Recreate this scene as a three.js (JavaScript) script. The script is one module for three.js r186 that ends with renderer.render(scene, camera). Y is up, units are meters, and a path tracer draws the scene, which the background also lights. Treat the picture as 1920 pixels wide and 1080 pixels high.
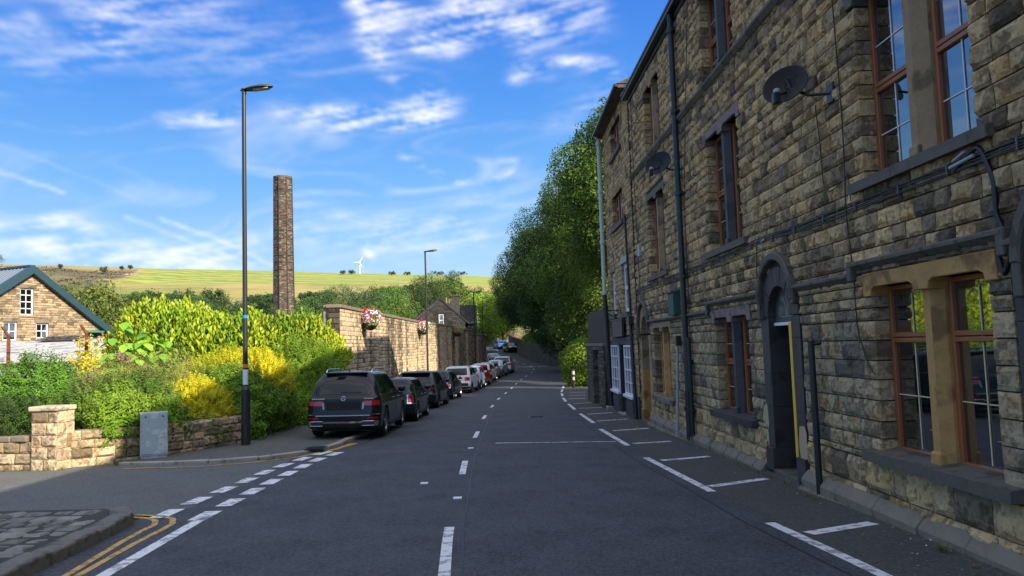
import * as THREE from 'three';
import { mergeGeometries, mergeVertices, toCreasedNormals } from 'three/addons/utils/BufferGeometryUtils.js';
import { RoundedBoxGeometry } from 'three/addons/geometries/RoundedBoxGeometry.js';
import { Brush, Evaluator, SUBTRACTION } from 'three-bvh-csg';
import { createNoise2D, createNoise3D } from 'simplex-noise';

// ───────────────────────── camera, sky, sun, exposure ─────────────────────────
const scene = new THREE.Scene();
const D2R = Math.PI / 180, { clamp, lerp, smoothstep } = THREE.MathUtils;
const camera = new THREE.PerspectiveCamera(41.37, 16 / 9, 0.1, 4000);
camera.position.set(0, 1.85, 0);
camera.rotation.set(4.30 * D2R, -1.43 * D2R, -1.845 * D2R, 'YXZ');
scene.add(camera);

let seed = 11;
function rnd() { seed = (seed + 0x6d2b79f5) | 0; let t = Math.imul(seed ^ (seed >>> 15), 1 | seed); t = (t + Math.imul(t ^ (t >>> 7), 61 | t)) ^ t; return ((t ^ (t >>> 14)) >>> 0) / 4294967296; }
const reseed = (s) => { seed = s; };
const R = (a, b) => a + (b - a) * rnd();
const n2 = createNoise2D(rnd), n3 = createNoise3D(rnd);
const fbm2 = (x, y, o = 4) => { let s = 0, a = 0.5, t = 0; for (let i = 0; i < o; i++) { s += a * n2(x, y); t += a; a *= 0.5; x = x * 2.03 + 17.1; y = y * 2.03 - 9.7; } return s / t; };

const SUN = new THREE.Vector3(1, 0.785, 1.016).normalize();
const sun = new THREE.DirectionalLight(0xfff0d8, 4.8);
sun.position.copy(SUN).multiplyScalar(120).add(new THREE.Vector3(0, 0, -40));
sun.target.position.set(0, 0, -40);
sun.castShadow = true; sun.shadow.mapSize.set(4096, 4096);
Object.assign(sun.shadow.camera, { left: -90, right: 90, top: 90, bottom: -90, near: 1, far: 400 });
scene.add(sun, sun.target);

{ // sky: deep blue air opposite the sun, paler towards the horizon and the sun, wisps of cirrus and old vapour trails
  const W = 2048, H = 1024, data = new Float32Array(W * H * 4);
  const K = .60, ramp = [[0, .66, .80, .93], [3, .56, .77, .95], [8, .33, .61, .94], [12, .20, .48, .92], [18, .098, .33, .86], [25, .058, .225, .76], [45, .05, .19, .68], [90, .045, .165, .60]];
  // cloud strokes: points (azimuth right of north, elevation in degrees), half width, strength
  const strokes = [
    [[[-23.1, 15.3], [-20.5, 16.3], [-18.2, 16.7]], .55, .75], [[[-14.9, 16.2], [-12, 16.8], [-9.1, 17.6], [-6, 17.1], [-3.6, 17.3]], .75, .95], [[[-8, 16.9], [-3.4, 18.2]], .5, .5],
    [[[-10.5, 24.9], [-9.4, 24.2], [-8.3, 23.0], [-7.2, 21.2]], .7, .95], [[[-8.6, 24.2], [-4, 22.6], [-0.4, 23.3], [3, 22.6], [8, 23.6]], 1.1, .62], [[[2, 20.1], [6.9, 20.3], [11.3, 19.5]], .6, .7], [[[-2, 24.9], [5, 25.4]], 1.2, .6],
    [[[-31, 18.9], [-27.5, 21], [-24, 23.4]], 1.4, .36], [[[-26, 22.6], [-19, 24.2]], 1.5, .4], [[[-23, 20.5], [-14, 21.5]], 1.8, .28], [[[-33.5, 20.2], [-31.5, 21.2]], .5, .6],
    [[[-34, 8], [-28.2, 7.8], [-22.4, 7.0], [-17.5, 6.9]], 1.1, .8], [[[-30, 5.6], [-20, 5.2], [-10, 5]], .8, .45], [[[-34, 6.3], [-29, 6.8], [-24, 6.2]], .6, .6],
    [[[-14.2, 10.4], [-8, 10.0]], .7, .35], [[[-14, 8.1], [-8, 8.4], [-1.7, 8.1]], .9, .5], [[[-9.9, 7.9], [-8.7, 7.1]], .34, .85], [[[-6, 13.7], [-4.4, 12.9], [-2.8, 12.5], [0.9, 12.9]], .34, .7],
    [[[-6.8, 20.1], [-6, 19.7]], .32, .75], [[[5, 17], [10, 18.5]], 1, .22], [[[-3, 9.6], [2, 12]], 1.2, .2],
    [[[-33.5, 12.1], [-29.2, 10.8]], .10, .7], [[[-34, 14], [-28, 11.9], [-24, 10.2]], .08, .22], [[[-25.5, 9.4], [-20, 7.3], [-17.4, 6.3]], .12, .55], [[[-23.4, 9.4], [-19.3, 7.9], [-15.6, 6.1]], .11, .7]];
  const segs = []; for (const [p, w, s] of strokes) for (let i = 0; i + 1 < p.length; i++) segs.push([...p[i], ...p[i + 1], w, s, w < .2]);
  for (let row = 0; row < H; row++) {
    const el = ((row + 0.5) / H - 0.5) * 180, e = Math.max(0, el);
    let k = 0; while (k < ramp.length - 2 && ramp[k + 1][0] < e) k++;
    const f = clamp((e - ramp[k][0]) / (ramp[k + 1][0] - ramp[k][0]), 0, 1), a = ramp[k], b = ramp[k + 1];
    for (let col = 0; col < W; col++) {
      const i = (row * W + col) * 4;
      const round = ((col + 0.5) / W - 0.5) * 2 * Math.PI, up = el * D2R, x = Math.cos(round) * Math.cos(up), y = Math.sin(up), z = Math.sin(round) * Math.cos(up);
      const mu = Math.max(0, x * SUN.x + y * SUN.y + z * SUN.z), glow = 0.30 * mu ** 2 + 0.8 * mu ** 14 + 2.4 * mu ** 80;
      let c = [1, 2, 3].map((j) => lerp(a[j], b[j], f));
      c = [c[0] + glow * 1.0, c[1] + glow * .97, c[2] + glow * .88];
      if (el < -1) c = [.12, .14, .12];
      if (el > 0) {
        const az = Math.atan2(x, -z) / D2R; let d = 0;
        // wind-drawn veils over the whole sky
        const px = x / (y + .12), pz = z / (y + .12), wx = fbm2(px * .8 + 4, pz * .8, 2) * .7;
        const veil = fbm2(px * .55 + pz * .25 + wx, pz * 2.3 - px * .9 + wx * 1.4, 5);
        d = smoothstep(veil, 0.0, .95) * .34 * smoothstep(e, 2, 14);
        d = lerp(d, clamp(.68 + .7 * veil, 0, .96), smoothstep(e, 27, 46)); // unseen overhead cirrus, thickened to lift the light in the shade
        if (Math.abs(az) < 48 && el < 34) {
          const wa = az + n2(az * .09, el * .2) * 1.4, we = el + n2(az * .11 + 9, el * .22 + 3) * .9 + n2(az * .35, el * .7) * .22;
          let soft = 0, trail = 0;
          for (const [x0, y0, x1, y1, w, s, thin] of segs) {
            const qa = thin ? az : wa, qe = thin ? el + n2(az * .5, 3) * .07 : we, dx = x1 - x0, dy = y1 - y0, t = clamp(((qa - x0) * dx + (qe - y0) * dy) / (dx * dx + dy * dy), 0, 1);
            const r2 = ((qa - x0 - t * dx) ** 2 * .55 + (qe - y0 - t * dy) ** 2) / (w * w);
            if (r2 < 9) { if (thin) trail = Math.max(trail, s * Math.exp(-r2) * (.75 + .3 * n2(az * .8, 7))); else soft += s * Math.exp(-r2 * .9); }
          }
          const lean = el - az * .17, grain = fbm2(az * .15 + el * .05, lean * .55 + 4, 5), curl = fbm2(az * .11 + el * .08 + 3, lean * 2.3, 6);
          soft = Math.min(1, soft); soft = clamp(soft * (.40 + .9 * grain + .65 * curl), 0, 1) * .9;
          d = Math.max(d, 1 - (1 - d) * (1 - soft) * (1 - trail * .75));
        }
        d = clamp(d, 0, 1);
        for (let j = 0; j < 3; j++) c[j] = lerp(c[j], [1.07, 1.08, 1.09][j] * (1 + glow * 1.8), d * .92);  // clouds brightened towards the sun to fill the shaded street
      }
      data[i] = c[0] * K; data[i + 1] = c[1] * K; data[i + 2] = c[2] * K; data[i + 3] = 1;
    }
  }
  const t = new THREE.DataTexture(data, W, H, THREE.RGBAFormat, THREE.FloatType);
  t.mapping = THREE.EquirectangularReflectionMapping; t.magFilter = THREE.LinearFilter; t.needsUpdate = true;
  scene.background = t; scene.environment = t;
}
const renderer = new THREE.WebGLRenderer({ antialias: true });
renderer.toneMapping = THREE.LinearToneMapping;
renderer.toneMappingExposure = 1.8;
renderer.shadowMap.enabled = true;

// ───────────────────────── helpers ─────────────────────────
const taken = new Map();
const numbered = (n) => { const k = taken.get(n) ?? 0; taken.set(n, k + 1); return k ? `${n}_${String(k).padStart(3, '0')}` : n; };
function thing(name, label, category, pos = [0, 0, 0], turn = 0, group) {
  const o = new THREE.Group(); o.name = numbered(name); o.position.set(...pos); o.rotation.y = turn; scene.add(o);
  o.userData = { label, category }; if (group) o.userData.group = group; return o;
}
function structure(name) { const o = new THREE.Group(); o.name = numbered(name); o.userData.kind = 'structure'; scene.add(o); return o; }
const flat = (g) => { g = g.index ? g.toNonIndexed() : g; for (const k of Object.keys(g.attributes)) if (!['position', 'normal', 'uv', 'color'].includes(k)) g.deleteAttribute(k); return g; };
function merge(gs) {
  gs = [].concat(gs).map(flat);
  const cols = gs.some((g) => g.attributes.color), uvs = gs.some((g) => g.attributes.uv);
  for (const g of gs) {
    const n = g.attributes.position.count;
    if (cols && !g.attributes.color) g.setAttribute('color', new THREE.BufferAttribute(new Float32Array(n * 3).fill(1), 3));
    if (uvs && !g.attributes.uv) g.setAttribute('uv', new THREE.BufferAttribute(new Float32Array(n * 2), 2));
    if (!g.attributes.normal) g.computeVertexNormals();
  }
  return gs.length > 1 ? mergeGeometries(gs) : gs[0];
}
function metric(g, s) { // uv in metres by the way each face points
  const p = g.attributes.position, n = g.attributes.normal, uv = new Float32Array(p.count * 2);
  for (let i = 0; i < p.count; i++) {
    const ax = Math.abs(n.getX(i)), ay = Math.abs(n.getY(i)), az = Math.abs(n.getZ(i));
    const [a, b] = ay > ax && ay > az ? [p.getX(i), p.getZ(i)] : ax > az ? [p.getZ(i), p.getY(i)] : [p.getX(i), p.getY(i)];
    uv[2 * i] = a / s; uv[2 * i + 1] = b / s;
  }
  g.setAttribute('uv', new THREE.BufferAttribute(uv, 2)); return g;
}
function part(name, gs, mat, parent, label) {
  let g = merge(gs); if (mat.userData.metric) g = metric(g, mat.userData.metric);
  const m = new THREE.Mesh(g, mat); m.name = name; m.castShadow = m.receiveShadow = true; parent.add(m);
  if (label) m.userData.label = label; return m;
}
const box = (x0, x1, y0, y1, z0, z1) => new THREE.BoxGeometry(x1 - x0, y1 - y0, z1 - z0).translate((x0 + x1) / 2, (y0 + y1) / 2, (z0 + z1) / 2);
const rbox = (x0, x1, y0, y1, z0, z1, r = .012, s = 2) => new RoundedBoxGeometry(x1 - x0, y1 - y0, z1 - z0, s, r).translate((x0 + x1) / 2, (y0 + y1) / 2, (z0 + z1) / 2);
const cyl = (r0, r1, h, x, y, z, n = 14) => new THREE.CylinderGeometry(r1, r0, h, n).translate(x, y + h / 2, z);
const V = (x, y, z) => new THREE.Vector3(x, y, z);
const tube = (pts, r, n = 8, seg) => new THREE.TubeGeometry(new THREE.CatmullRomCurve3(pts.map((p) => V(...p)), false, 'catmullrom', .3), seg ?? Math.max(6, pts.length * 5), r, n);
const rod = (a, b, r, n = 6, r2 = r) => { const A = V(...a), B = V(...b), d = B.clone().sub(A), g = new THREE.CylinderGeometry(r2, r, d.length(), n); g.applyQuaternion(new THREE.Quaternion().setFromUnitVectors(V(0, 1, 0), d.clone().normalize())); return g.translate(...A.add(B).multiplyScalar(.5).toArray()); };
const tint = (g, c) => { const n = g.attributes.position.count, a = new Float32Array(n * 3); for (let i = 0; i < n; i++) a.set(c, i * 3); g.setAttribute('color', new THREE.BufferAttribute(a, 3)); return g; };
const shapeOf = (pts) => { const s = new THREE.Shape(); pts.forEach(([x, y], i) => (i ? s.lineTo(x, y) : s.moveTo(x, y))); return s; };
const prism = (pts, d, bevel = 0, holes = []) => { const s = shapeOf(pts); for (const h of holes) s.holes.push(shapeOf(h)); return new THREE.ExtrudeGeometry(s, { depth: d - 2 * bevel, bevelEnabled: bevel > 0, bevelSize: bevel, bevelThickness: bevel, bevelOffset: -bevel, bevelSegments: 1, curveSegments: 12 }).translate(0, 0, bevel); };
const quadsheet = (pts, y) => { // a flat sheet over a polygon [x,z]; y: a function of (x, z)
  const g = new THREE.ShapeGeometry(shapeOf(pts.map(([x, z]) => [x, -z]))), p = g.attributes.position;
  for (let i = 0; i < p.count; i++) { const x = p.getX(i), z = -p.getY(i); p.setXYZ(i, x, y(x, z), z); }
  g.computeVertexNormals(); const n = g.attributes.normal; let up = 0; for (let i = 0; i < n.count; i++) up += n.getY(i);
  if (up < 0) { g.index.array.reverse(); g.computeVertexNormals(); }
  return g;
};

// the lie of the land: the street falls away gently, flattens past the parked cars and climbs round the far bend
const slopePts = [[-60, .02], [0, .02], [38, .02], [50, .008], [62, -.004], [80, -.02], [110, -.045], [160, -.05], [400, -.05]];
const slopeAt = (s) => { for (let i = 1; i < slopePts.length; i++) if (s <= slopePts[i][0]) { const [a, va] = slopePts[i - 1], [b, vb] = slopePts[i]; return va + (vb - va) * (s - a) / (b - a); } return -.05; };
const gTab = []; { let y = 0; for (let s = 0; s <= 300; s += .25) { gTab.push(y); y -= slopeAt(s) * .25; } }
const G = (z) => { const s = -z; if (s <= 0) return -.02 * s; const i = Math.min(gTab.length - 2, Math.floor(s / .25)); return gTab[i] + (gTab[i + 1] - gTab[i]) * Math.min(1, s / .25 - i); };

// ───────────────────────── textures and materials ─────────────────────────
const hash = (i, j, s) => { let h = Math.imul(i, 374761393) + Math.imul(j, 668265263) + Math.imul(s, 974634721); h = Math.imul(h ^ (h >>> 13), 1274126177); return ((h ^ (h >>> 16)) >>> 0) / 4294967296; };
function pn(x, y, p, s) { const xi = Math.floor(x), yi = Math.floor(y), fx = x - xi, fy = y - yi, u = fx * fx * (3 - 2 * fx), v = fy * fy * (3 - 2 * fy), m = (k) => ((k % p) + p) % p, a = m(xi), b = m(xi + 1), c = m(yi), d = m(yi + 1); return lerp(lerp(hash(a, c, s), hash(b, c, s), u), lerp(hash(a, d, s), hash(b, d, s), u), v); }
const pf = (u, v, base, oct, s) => { let t = 0, a = .5, k = 0; for (let i = 0; i < oct; i++) { t += a * pn(u * base, v * base, base, s + i); k += a; a *= .5; base *= 2; } return t / k; };
const toS = (c) => (c <= .0031308 ? c * 12.92 : 1.055 * c ** (1 / 2.4) - .055);
function texture(size, fn, isColour = true) {
  const d = new Uint8Array(size * size * 4);
  for (let y = 0; y < size; y++) for (let x = 0; x < size; x++) { const c = fn((x + .5) / size, (y + .5) / size), i = (y * size + x) * 4; for (let k = 0; k < 3; k++) { const v = c.length ? c[k] : c; d[i + k] = 255 * clamp(isColour ? toS(v) : v, 0, 1); } d[i + 3] = 255; }
  const t = new THREE.DataTexture(d, size, size); t.wrapS = t.wrapT = THREE.RepeatWrapping; t.magFilter = THREE.LinearFilter; if (isColour) t.colorSpace = THREE.SRGBColorSpace; t.needsUpdate = true; return t;
}
const mat = (o, m) => { const k = new THREE.MeshStandardMaterial({ roughness: .8, ...o }); if (m) k.userData.metric = m; return k; };
const phys = (o, m) => { const k = new THREE.MeshPhysicalMaterial({ roughness: .5, ...o }); if (m) k.userData.metric = m; return k; };
const rgb = (r, g, b) => new THREE.Color().setRGB(r, g, b);

const sootTex = texture(1024, (u, v) => {
  const grain = pf(u, v, 110, 3, 1), mid = pf(u, v, 26, 5, 5), blotch = pf(u, v, 8, 3, 12), fine = pf(u, v, 60, 4, 17), soot = smoothstep(.36 * blotch + .40 * mid + .40 * fine, .54, .69), rust = smoothstep(pf(u, v, 14, 3, 40), .56, .75);
  const k = (.60 + .36 * grain + .62 * (mid - .5) + .3 * (fine - .5)) * lerp(1, .36, soot) + .05;
  return [k * lerp(1, 1.06, rust) * lerp(1, 1.06, soot), k * lerp(1, .95, rust), k * lerp(1, .78, rust) * lerp(1, .92, soot)].map((c) => clamp(c, 0, 1));
});
const cleanTex = texture(512, (u, v) => { const g = pf(u, v, 80, 3, 3), m = pf(u, v, 12, 4, 8), s = smoothstep(pf(u, v, 7, 5, 90), .56, .70); const k = (.78 + .25 * g + .35 * (m - .5)) * lerp(1, .5, s); return [k, k * .99, k * .97].map((c) => clamp(c, 0, 1)); });
const stoneBump = texture(1024, (u, v) => .5 * pf(u, v, 22, 5, 21) + .3 * pf(u, v, 90, 3, 28) + .2 * Math.abs(2 * pf(u, v, 40, 2, 33) - 1), false);
const asphaltTex = texture(1024, (u, v) => { const c = pf(u, v, 110, 3, 50), s = pn(u * 220, v * 220, 220, 55), p = pf(u, v, 6, 4, 57); let k = .62 + 1.0 * (c - .5) + .42 * (p - .5) + (s > .93 ? .45 : s < .1 ? -.22 : 0); return [k, k, k].map((q) => clamp(q, 0, 1)); });
const asphaltBump = texture(1024, (u, v) => pf(u, v, 220, 2, 60), false);
const oldAsphaltTex = texture(1024, (u, v) => { const s = pn(u * 260, v * 260, 260, 71), c = pf(u, v, 130, 2, 72), p = pf(u, v, 5, 5, 73), w = smoothstep(p, .5, .62); let k = .5 + .5 * (c - .5) + (s > .8 ? .38 : 0) + .16 * (p - .5); return [k * lerp(1, .94, w), k, k * lerp(1, .96, w)].map((q) => clamp(q, 0, 1)); });
const paintTex = texture(512, (u, v) => { const w = smoothstep(pf(u, v, 16, 6, 80), .53, .62), k = lerp(.9 + .1 * pf(u, v, 60, 2, 81), .30, w * .8); return [k, k, k]; });

const stoneMat = mat({ vertexColors: true, map: sootTex, bumpMap: stoneBump, bumpScale: .030, roughness: .92 });
const paleStoneMat = mat({ vertexColors: true, map: cleanTex, bumpMap: stoneBump, bumpScale: .010, roughness: .92 });
const mortarMat = mat({ color: rgb(.065, .052, .036), map: cleanTex, bumpMap: stoneBump, bumpScale: .008, roughness: .95 }, 2);
const paleMortarMat = mat({ color: rgb(.30, .25, .19), map: cleanTex, bumpMap: stoneBump, bumpScale: .008, roughness: .95 }, 2);
const dressedMat = mat({ color: rgb(.12, .102, .078), map: cleanTex, bumpMap: stoneBump, bumpScale: .004, roughness: .75 }, 1.3);
const ochreMat = mat({ color: rgb(.50, .28, .085), map: cleanTex, bumpMap: stoneBump, bumpScale: .002, roughness: .75 }, 2.2);
const mauveMat = mat({ color: rgb(.24, .165, .145), map: cleanTex, bumpMap: stoneBump, bumpScale: .002, roughness: .75 }, 2.2);
const darkMauveMat = mat({ color: rgb(.055, .046, .045), map: cleanTex, bumpMap: stoneBump, bumpScale: .002, roughness: .6 }, 2.2);
const tanSmoothMat = mat({ color: rgb(.33, .235, .13), map: cleanTex, bumpMap: stoneBump, bumpScale: .003, roughness: .85 }, 1.7);
const plinthMat = mat({ color: rgb(.215, .18, .13), map: cleanTex, bumpMap: stoneBump, bumpScale: .008, roughness: .9 }, 2.6);
const frameMat = phys({ color: rgb(.30, .105, .032), roughness: .38 });
const whiteMat = phys({ color: rgb(.72, .74, .75), roughness: .35 });
const ironMat = phys({ color: rgb(.018, .0175, .017), roughness: .42 });
const blueIronMat = phys({ color: rgb(.022, .030, .032), roughness: .4 });
const greyIronMat = phys({ color: rgb(.33, .36, .35), roughness: .5 });
const glassMat = phys({ color: rgb(.010, .011, .012), roughness: .02, ior: 3.5 });
const brassMat = mat({ color: rgb(.75, .62, .36), roughness: .35 });
const barWhiteMat = mat({ color: rgb(.8, .8, .78), roughness: .4 });
const blackMat = mat({ color: rgb(.006, .006, .006), roughness: .8 });
const slateMat = mat({ color: rgb(.07, .07, .075), map: cleanTex, bumpMap: stoneBump, bumpScale: .006, roughness: .7 }, 1.4);
const earthMat = mat({ color: rgb(.055, .045, .028), map: cleanTex, bumpMap: stoneBump, bumpScale: .03, roughness: 1 }, 1.6);
const roadMat = mat({ color: rgb(.080, .087, .098), map: asphaltTex, bumpMap: asphaltBump, bumpScale: .006, roughness: .82 }, 2.6);
const sideRoadMat = mat({ color: rgb(.20, .205, .195), map: oldAsphaltTex, bumpMap: asphaltBump, bumpScale: .006, roughness: .88 }, 2.2);
const pavementMat = mat({ color: rgb(.185, .175, .16), map: oldAsphaltTex, bumpMap: asphaltBump, bumpScale: .005, roughness: .9 }, 3.1);
const footwayMat = mat({ color: rgb(.125, .12, .11), map: oldAsphaltTex, bumpMap: asphaltBump, bumpScale: .006, roughness: .9 }, 2.7);
const paintMat = mat({ color: rgb(.78, .78, .76), map: paintTex, roughness: .65 }, 1.1);
const yellowPaintMat = mat({ color: rgb(.62, .37, .07), map: paintTex, roughness: .65 }, .9);
const kerbMat = mat({ color: rgb(.36, .33, .28), map: cleanTex, bumpMap: stoneBump, bumpScale: .01, roughness: .9 }, 1.5);
const darkKerbMat = mat({ color: rgb(.16, .15, .125), map: cleanTex, bumpMap: stoneBump, bumpScale: .014, roughness: .85 }, 1.2);

// stones: [{x0,x1,y0,y1,deepL,deepR}] laid in courses, keeping clear of openings
function courses(u0, u1, v0, v1, { hh = [.17, .23], ll = [.26, .48], breaks = [], openings = [] } = {}) {
  const ys = [...new Set([v0, v1, ...breaks.filter((b) => b > v0 + .05 && b < v1 - .05)])].sort((a, b) => a - b), rows = [], out = [];
  for (let i = 0; i + 1 < ys.length; i++) {
    const gap = ys[i + 1] - ys[i], n = Math.max(1, Math.round(gap / ((hh[0] + hh[1]) / 2))), hs = Array.from({ length: n }, () => R(...hh)), t = hs.reduce((a, b) => a + b, 0);
    let y = ys[i]; for (const h of hs) { rows.push([y, y += h * gap / t]); }
  }
  for (const [y0, y1] of rows) {
    const m = (y0 + y1) / 2; let spans = [[u0, u1, false, false]];
    for (const o of openings) {
      let [a, b, c, d] = o; if (m < c || m > d) continue;
      if (o[4]) { const r = (b - a) / 2, k = m - (d - r); if (k > 0) { const w = Math.sqrt(Math.max(0, r * r - k * k)); if (w < .05) continue; [a, b] = [(a + b) / 2 - w, (a + b) / 2 + w]; } }
      spans = spans.flatMap(([s, e, l, r]) => (b <= s || a >= e ? [[s, e, l, r]] : [...(a > s + .04 ? [[s, a, l, !o[4]]] : []), ...(b < e - .04 ? [[b, e, !o[4], r]] : [])]));
    }
    for (const [s, e, l, r] of spans) {
      let x = s; while (x < e - .001) { let w = R(...ll); if (x === s) w *= R(.55, 1.1); if (e - x - w < ll[0] * .6) w = e - x; out.push({ x0: x, x1: x + w, y0, y1, deepL: l && x === s, deepR: r && x + w >= e - .001 }); x += w; }
    }
  }
  return out;
}
const FX = [[0, .14, .86, 1], [0, .11, .5, .9, 1]], FY = [0, .2, .8, 1];
function stoneGeo(q, { bulge = .028, deep = .03, joint = .006, colour, scale = 3, rich = false, jamb = .22 }) {
  const w = q.x1 - q.x0 - 2 * joint, h = q.y1 - q.y0 - 2 * joint, fx = FX[rich ? 1 : 0], nx = fx.length, ny = 4, pos = [], uv = [], nor = [], idx = [], ou = R(0, 3), ov = R(0, 3);
  const grid = [];
  for (let j = 0; j < ny; j++) for (let i = 0; i < nx; i++) {
    const ed = i === 0 || j === 0 || i === nx - 1 || j === ny - 1;
    const gx = fx[i] * w + (ed ? R(-.002, .002) : R(-.1, .1) * w * .4), gy = FY[j] * h + (ed ? R(-.003, .003) : R(-.06, .06) * h);
    grid.push([gx + joint, gy + joint, ed ? bulge * R(.05, .3) : bulge * R(.35, 1.35)]);
  }
  for (const p of grid) { pos.push(...p); uv.push((p[0] + ou) / scale, (p[1] + ov) / scale); }
  for (let j = 0; j + 1 < ny; j++) for (let i = 0; i + 1 < nx; i++) { const a = j * nx + i, b = a + 1, c = a + nx, d = c + 1; (i + j) % 2 ? idx.push(a, b, d, a, d, c) : idx.push(a, b, c, b, d, c); }
  { // split faces: the dressed face breaks in facets
    const P = [], U = []; for (const i of idx) { P.push(pos[3 * i], pos[3 * i + 1], pos[3 * i + 2]); U.push(uv[2 * i], uv[2 * i + 1]); }
    pos.length = uv.length = 0; pos.push(...P); uv.push(...U); const g0 = new THREE.BufferGeometry(); g0.setAttribute('position', new THREE.Float32BufferAttribute(P, 3)); g0.computeVertexNormals(); nor.push(...g0.attributes.normal.array); idx.length = 0; for (let i = 0; i < P.length / 3; i++) idx.push(i);
  }
  const ring = []; for (let i = 0; i < nx; i++) ring.push(i); for (let j = 1; j < ny; j++) ring.push(j * nx + nx - 1); for (let i = nx - 2; i >= 0; i--) ring.push((ny - 1) * nx + i); for (let j = ny - 2; j > 0; j--) ring.push(j * nx);
  for (let k = 0; k < ring.length; k++) {
    const a = grid[ring[k]], b = grid[ring[(k + 1) % ring.length]], ex = b[0] - a[0], ey = b[1] - a[1], L = Math.hypot(ex, ey) || 1, n = [ey / L, -ex / L, 0];
    const side = n[0] > .8 ? q.deepR : n[0] < -.8 ? q.deepL : false, z = side ? -jamb : -deep, s = pos.length / 3;
    for (const [p, zz] of [[a, p0(a)], [b, p0(b)], [b, z], [a, z]]) { pos.push(p[0], p[1], zz); nor.push(...n); uv.push((p[0] + ou + zz * n[0]) / scale, (p[1] + ov + zz * n[1]) / scale); }
    idx.push(s, s + 2, s + 1, s, s + 3, s + 2);
  }
  function p0(p) { return p[2]; }
  const g = new THREE.BufferGeometry(); g.setAttribute('position', new THREE.Float32BufferAttribute(pos, 3)); g.setAttribute('normal', new THREE.Float32BufferAttribute(nor, 3)); g.setAttribute('uv', new THREE.Float32BufferAttribute(uv, 2)); g.setIndex(idx);
  return tint(g, colour);
}
const EYE = camera.position;
// lays the stones of one or more wall faces on a thing: the 300 that show largest as parts of their own, the rest as one part
function layStones(owner, faces, material, most = 300, name = 'stone') {
  owner.updateMatrixWorld(true); const list = [];
  for (const { rects, matrix = new THREE.Matrix4(), colour, opts = {} } of faces) for (const q of rects) {
    const c = V((q.x0 + q.x1) / 2, (q.y0 + q.y1) / 2, 0).applyMatrix4(matrix).applyMatrix4(owner.matrixWorld), n = V(0, 0, 1).transformDirection(matrix).transformDirection(owner.matrixWorld), to = EYE.clone().sub(c), d = to.length();
    const ahead = -c.z > 1 && Math.abs(c.x / -c.z) < .78 && (c.y - 1.85) / -c.z < .52;
    list.push({ q, matrix, colour, opts, d, imp: (ahead ? 1 : .01) * (q.x1 - q.x0) * (q.y1 - q.y0) * Math.max(.02, n.dot(to) / d) / (d * d) });
  }
  list.sort((a, b) => b.imp - a.imp);
  const rest = [];
  list.forEach((s, i) => {
    const g = stoneGeo(s.q, { ...s.opts, rich: i < 700 && !s.opts.plain, colour: s.colour(s.q) });
    if (i < most) { const m = new THREE.Mesh(g, material); m.name = name; m.castShadow = m.receiveShadow = true; m.applyMatrix4(s.matrix.clone().multiply(new THREE.Matrix4().makeTranslation(s.q.x0, s.q.y0, 0))); owner.add(m); }
    else rest.push(g.translate(s.q.x0, s.q.y0, 0).applyMatrix4(s.matrix));
  });
  if (rest.length) { const m = new THREE.Mesh(mergeGeometries(rest), material); m.name = 'stonework'; m.userData.kind = 'stuff'; m.castShadow = m.receiveShadow = true; owner.add(m); }
}
const sc = (c, k) => c.map((x) => x * k);
const mixc = (a, b, t) => a.map((x, i) => x + (b[i] - x) * t);
// ───────────────────────── ground, road, pavements ─────────────────────────
const table = (rows) => (z) => { const s = -z; let i = 1; while (i < rows.length - 1 && rows[i][0] < s) i++; const [a, x] = rows[i - 1], [b, y] = rows[i]; return x + (y - x) * clamp((s - a) / (b - a), 0, 1); };
const roadL = table([[-30, -4.45], [6, -4.42], [9.4, -4.5], [10, -4.62], [10.4, -4.2], [15.8, -4.2], [16.7, -4.28], [17.75, -3.82], [19.4, -3.6], [22, -3.5], [28, -3.25], [34, -2.95], [42, -2.35], [50, -1.65], [60, -.85], [68, 0], [80, .9], [90, .8], [100, -.4], [112, -1.6], [125, -1.9], [140, -2.6], [170, -5]]);
const roadR = table([[-30, 3.4], [0, 3.3], [6, 3.1], [12, 2.86], [20, 2.82], [28, 2.95], [34, 3.25], [42, 3.9], [50, 4.8], [60, 5.9], [70, 7.2], [77, 8.6], [81, 8], [84, 6.6], [88, 5.5], [92, 5.2], [98, 4.6], [105, 4], [115, 3.4], [125, 2.9], [140, 2.2], [170, 0]]);
const wallPath = [[-5.62, -28], [-5.3, -35], [-4.7, -46], [-4.0, -53], [-3.2, -60], [-2.1, -70], [-1.0, -80], [-1.2, -92], [-2.6, -104]];
function ribbon(xa, xb, z0, z1, lift, step = 1, cols = 4) {
  const pos = [], idx = []; const n = Math.ceil((z0 - z1) / step);
  for (let i = 0; i <= n; i++) { const z = z0 + (z1 - z0) * i / n, a = xa(z), b = xb(z); for (let k = 0; k <= cols; k++) pos.push(a + (b - a) * k / cols, G(z) + lift, z); }
  for (let i = 0; i < n; i++) for (let k = 0; k < cols; k++) { const a = i * (cols + 1) + k, b = a + 1, c = a + cols + 1, d = c + 1; idx.push(a, b, d, a, d, c); }
  const g = new THREE.BufferGeometry(); g.setAttribute('position', new THREE.Float32BufferAttribute(pos, 3)); g.setIndex(idx); g.computeVertexNormals(); return g;
}
const hillTop = (x) => clamp(84 - .055 * x, 55, 150);
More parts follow.
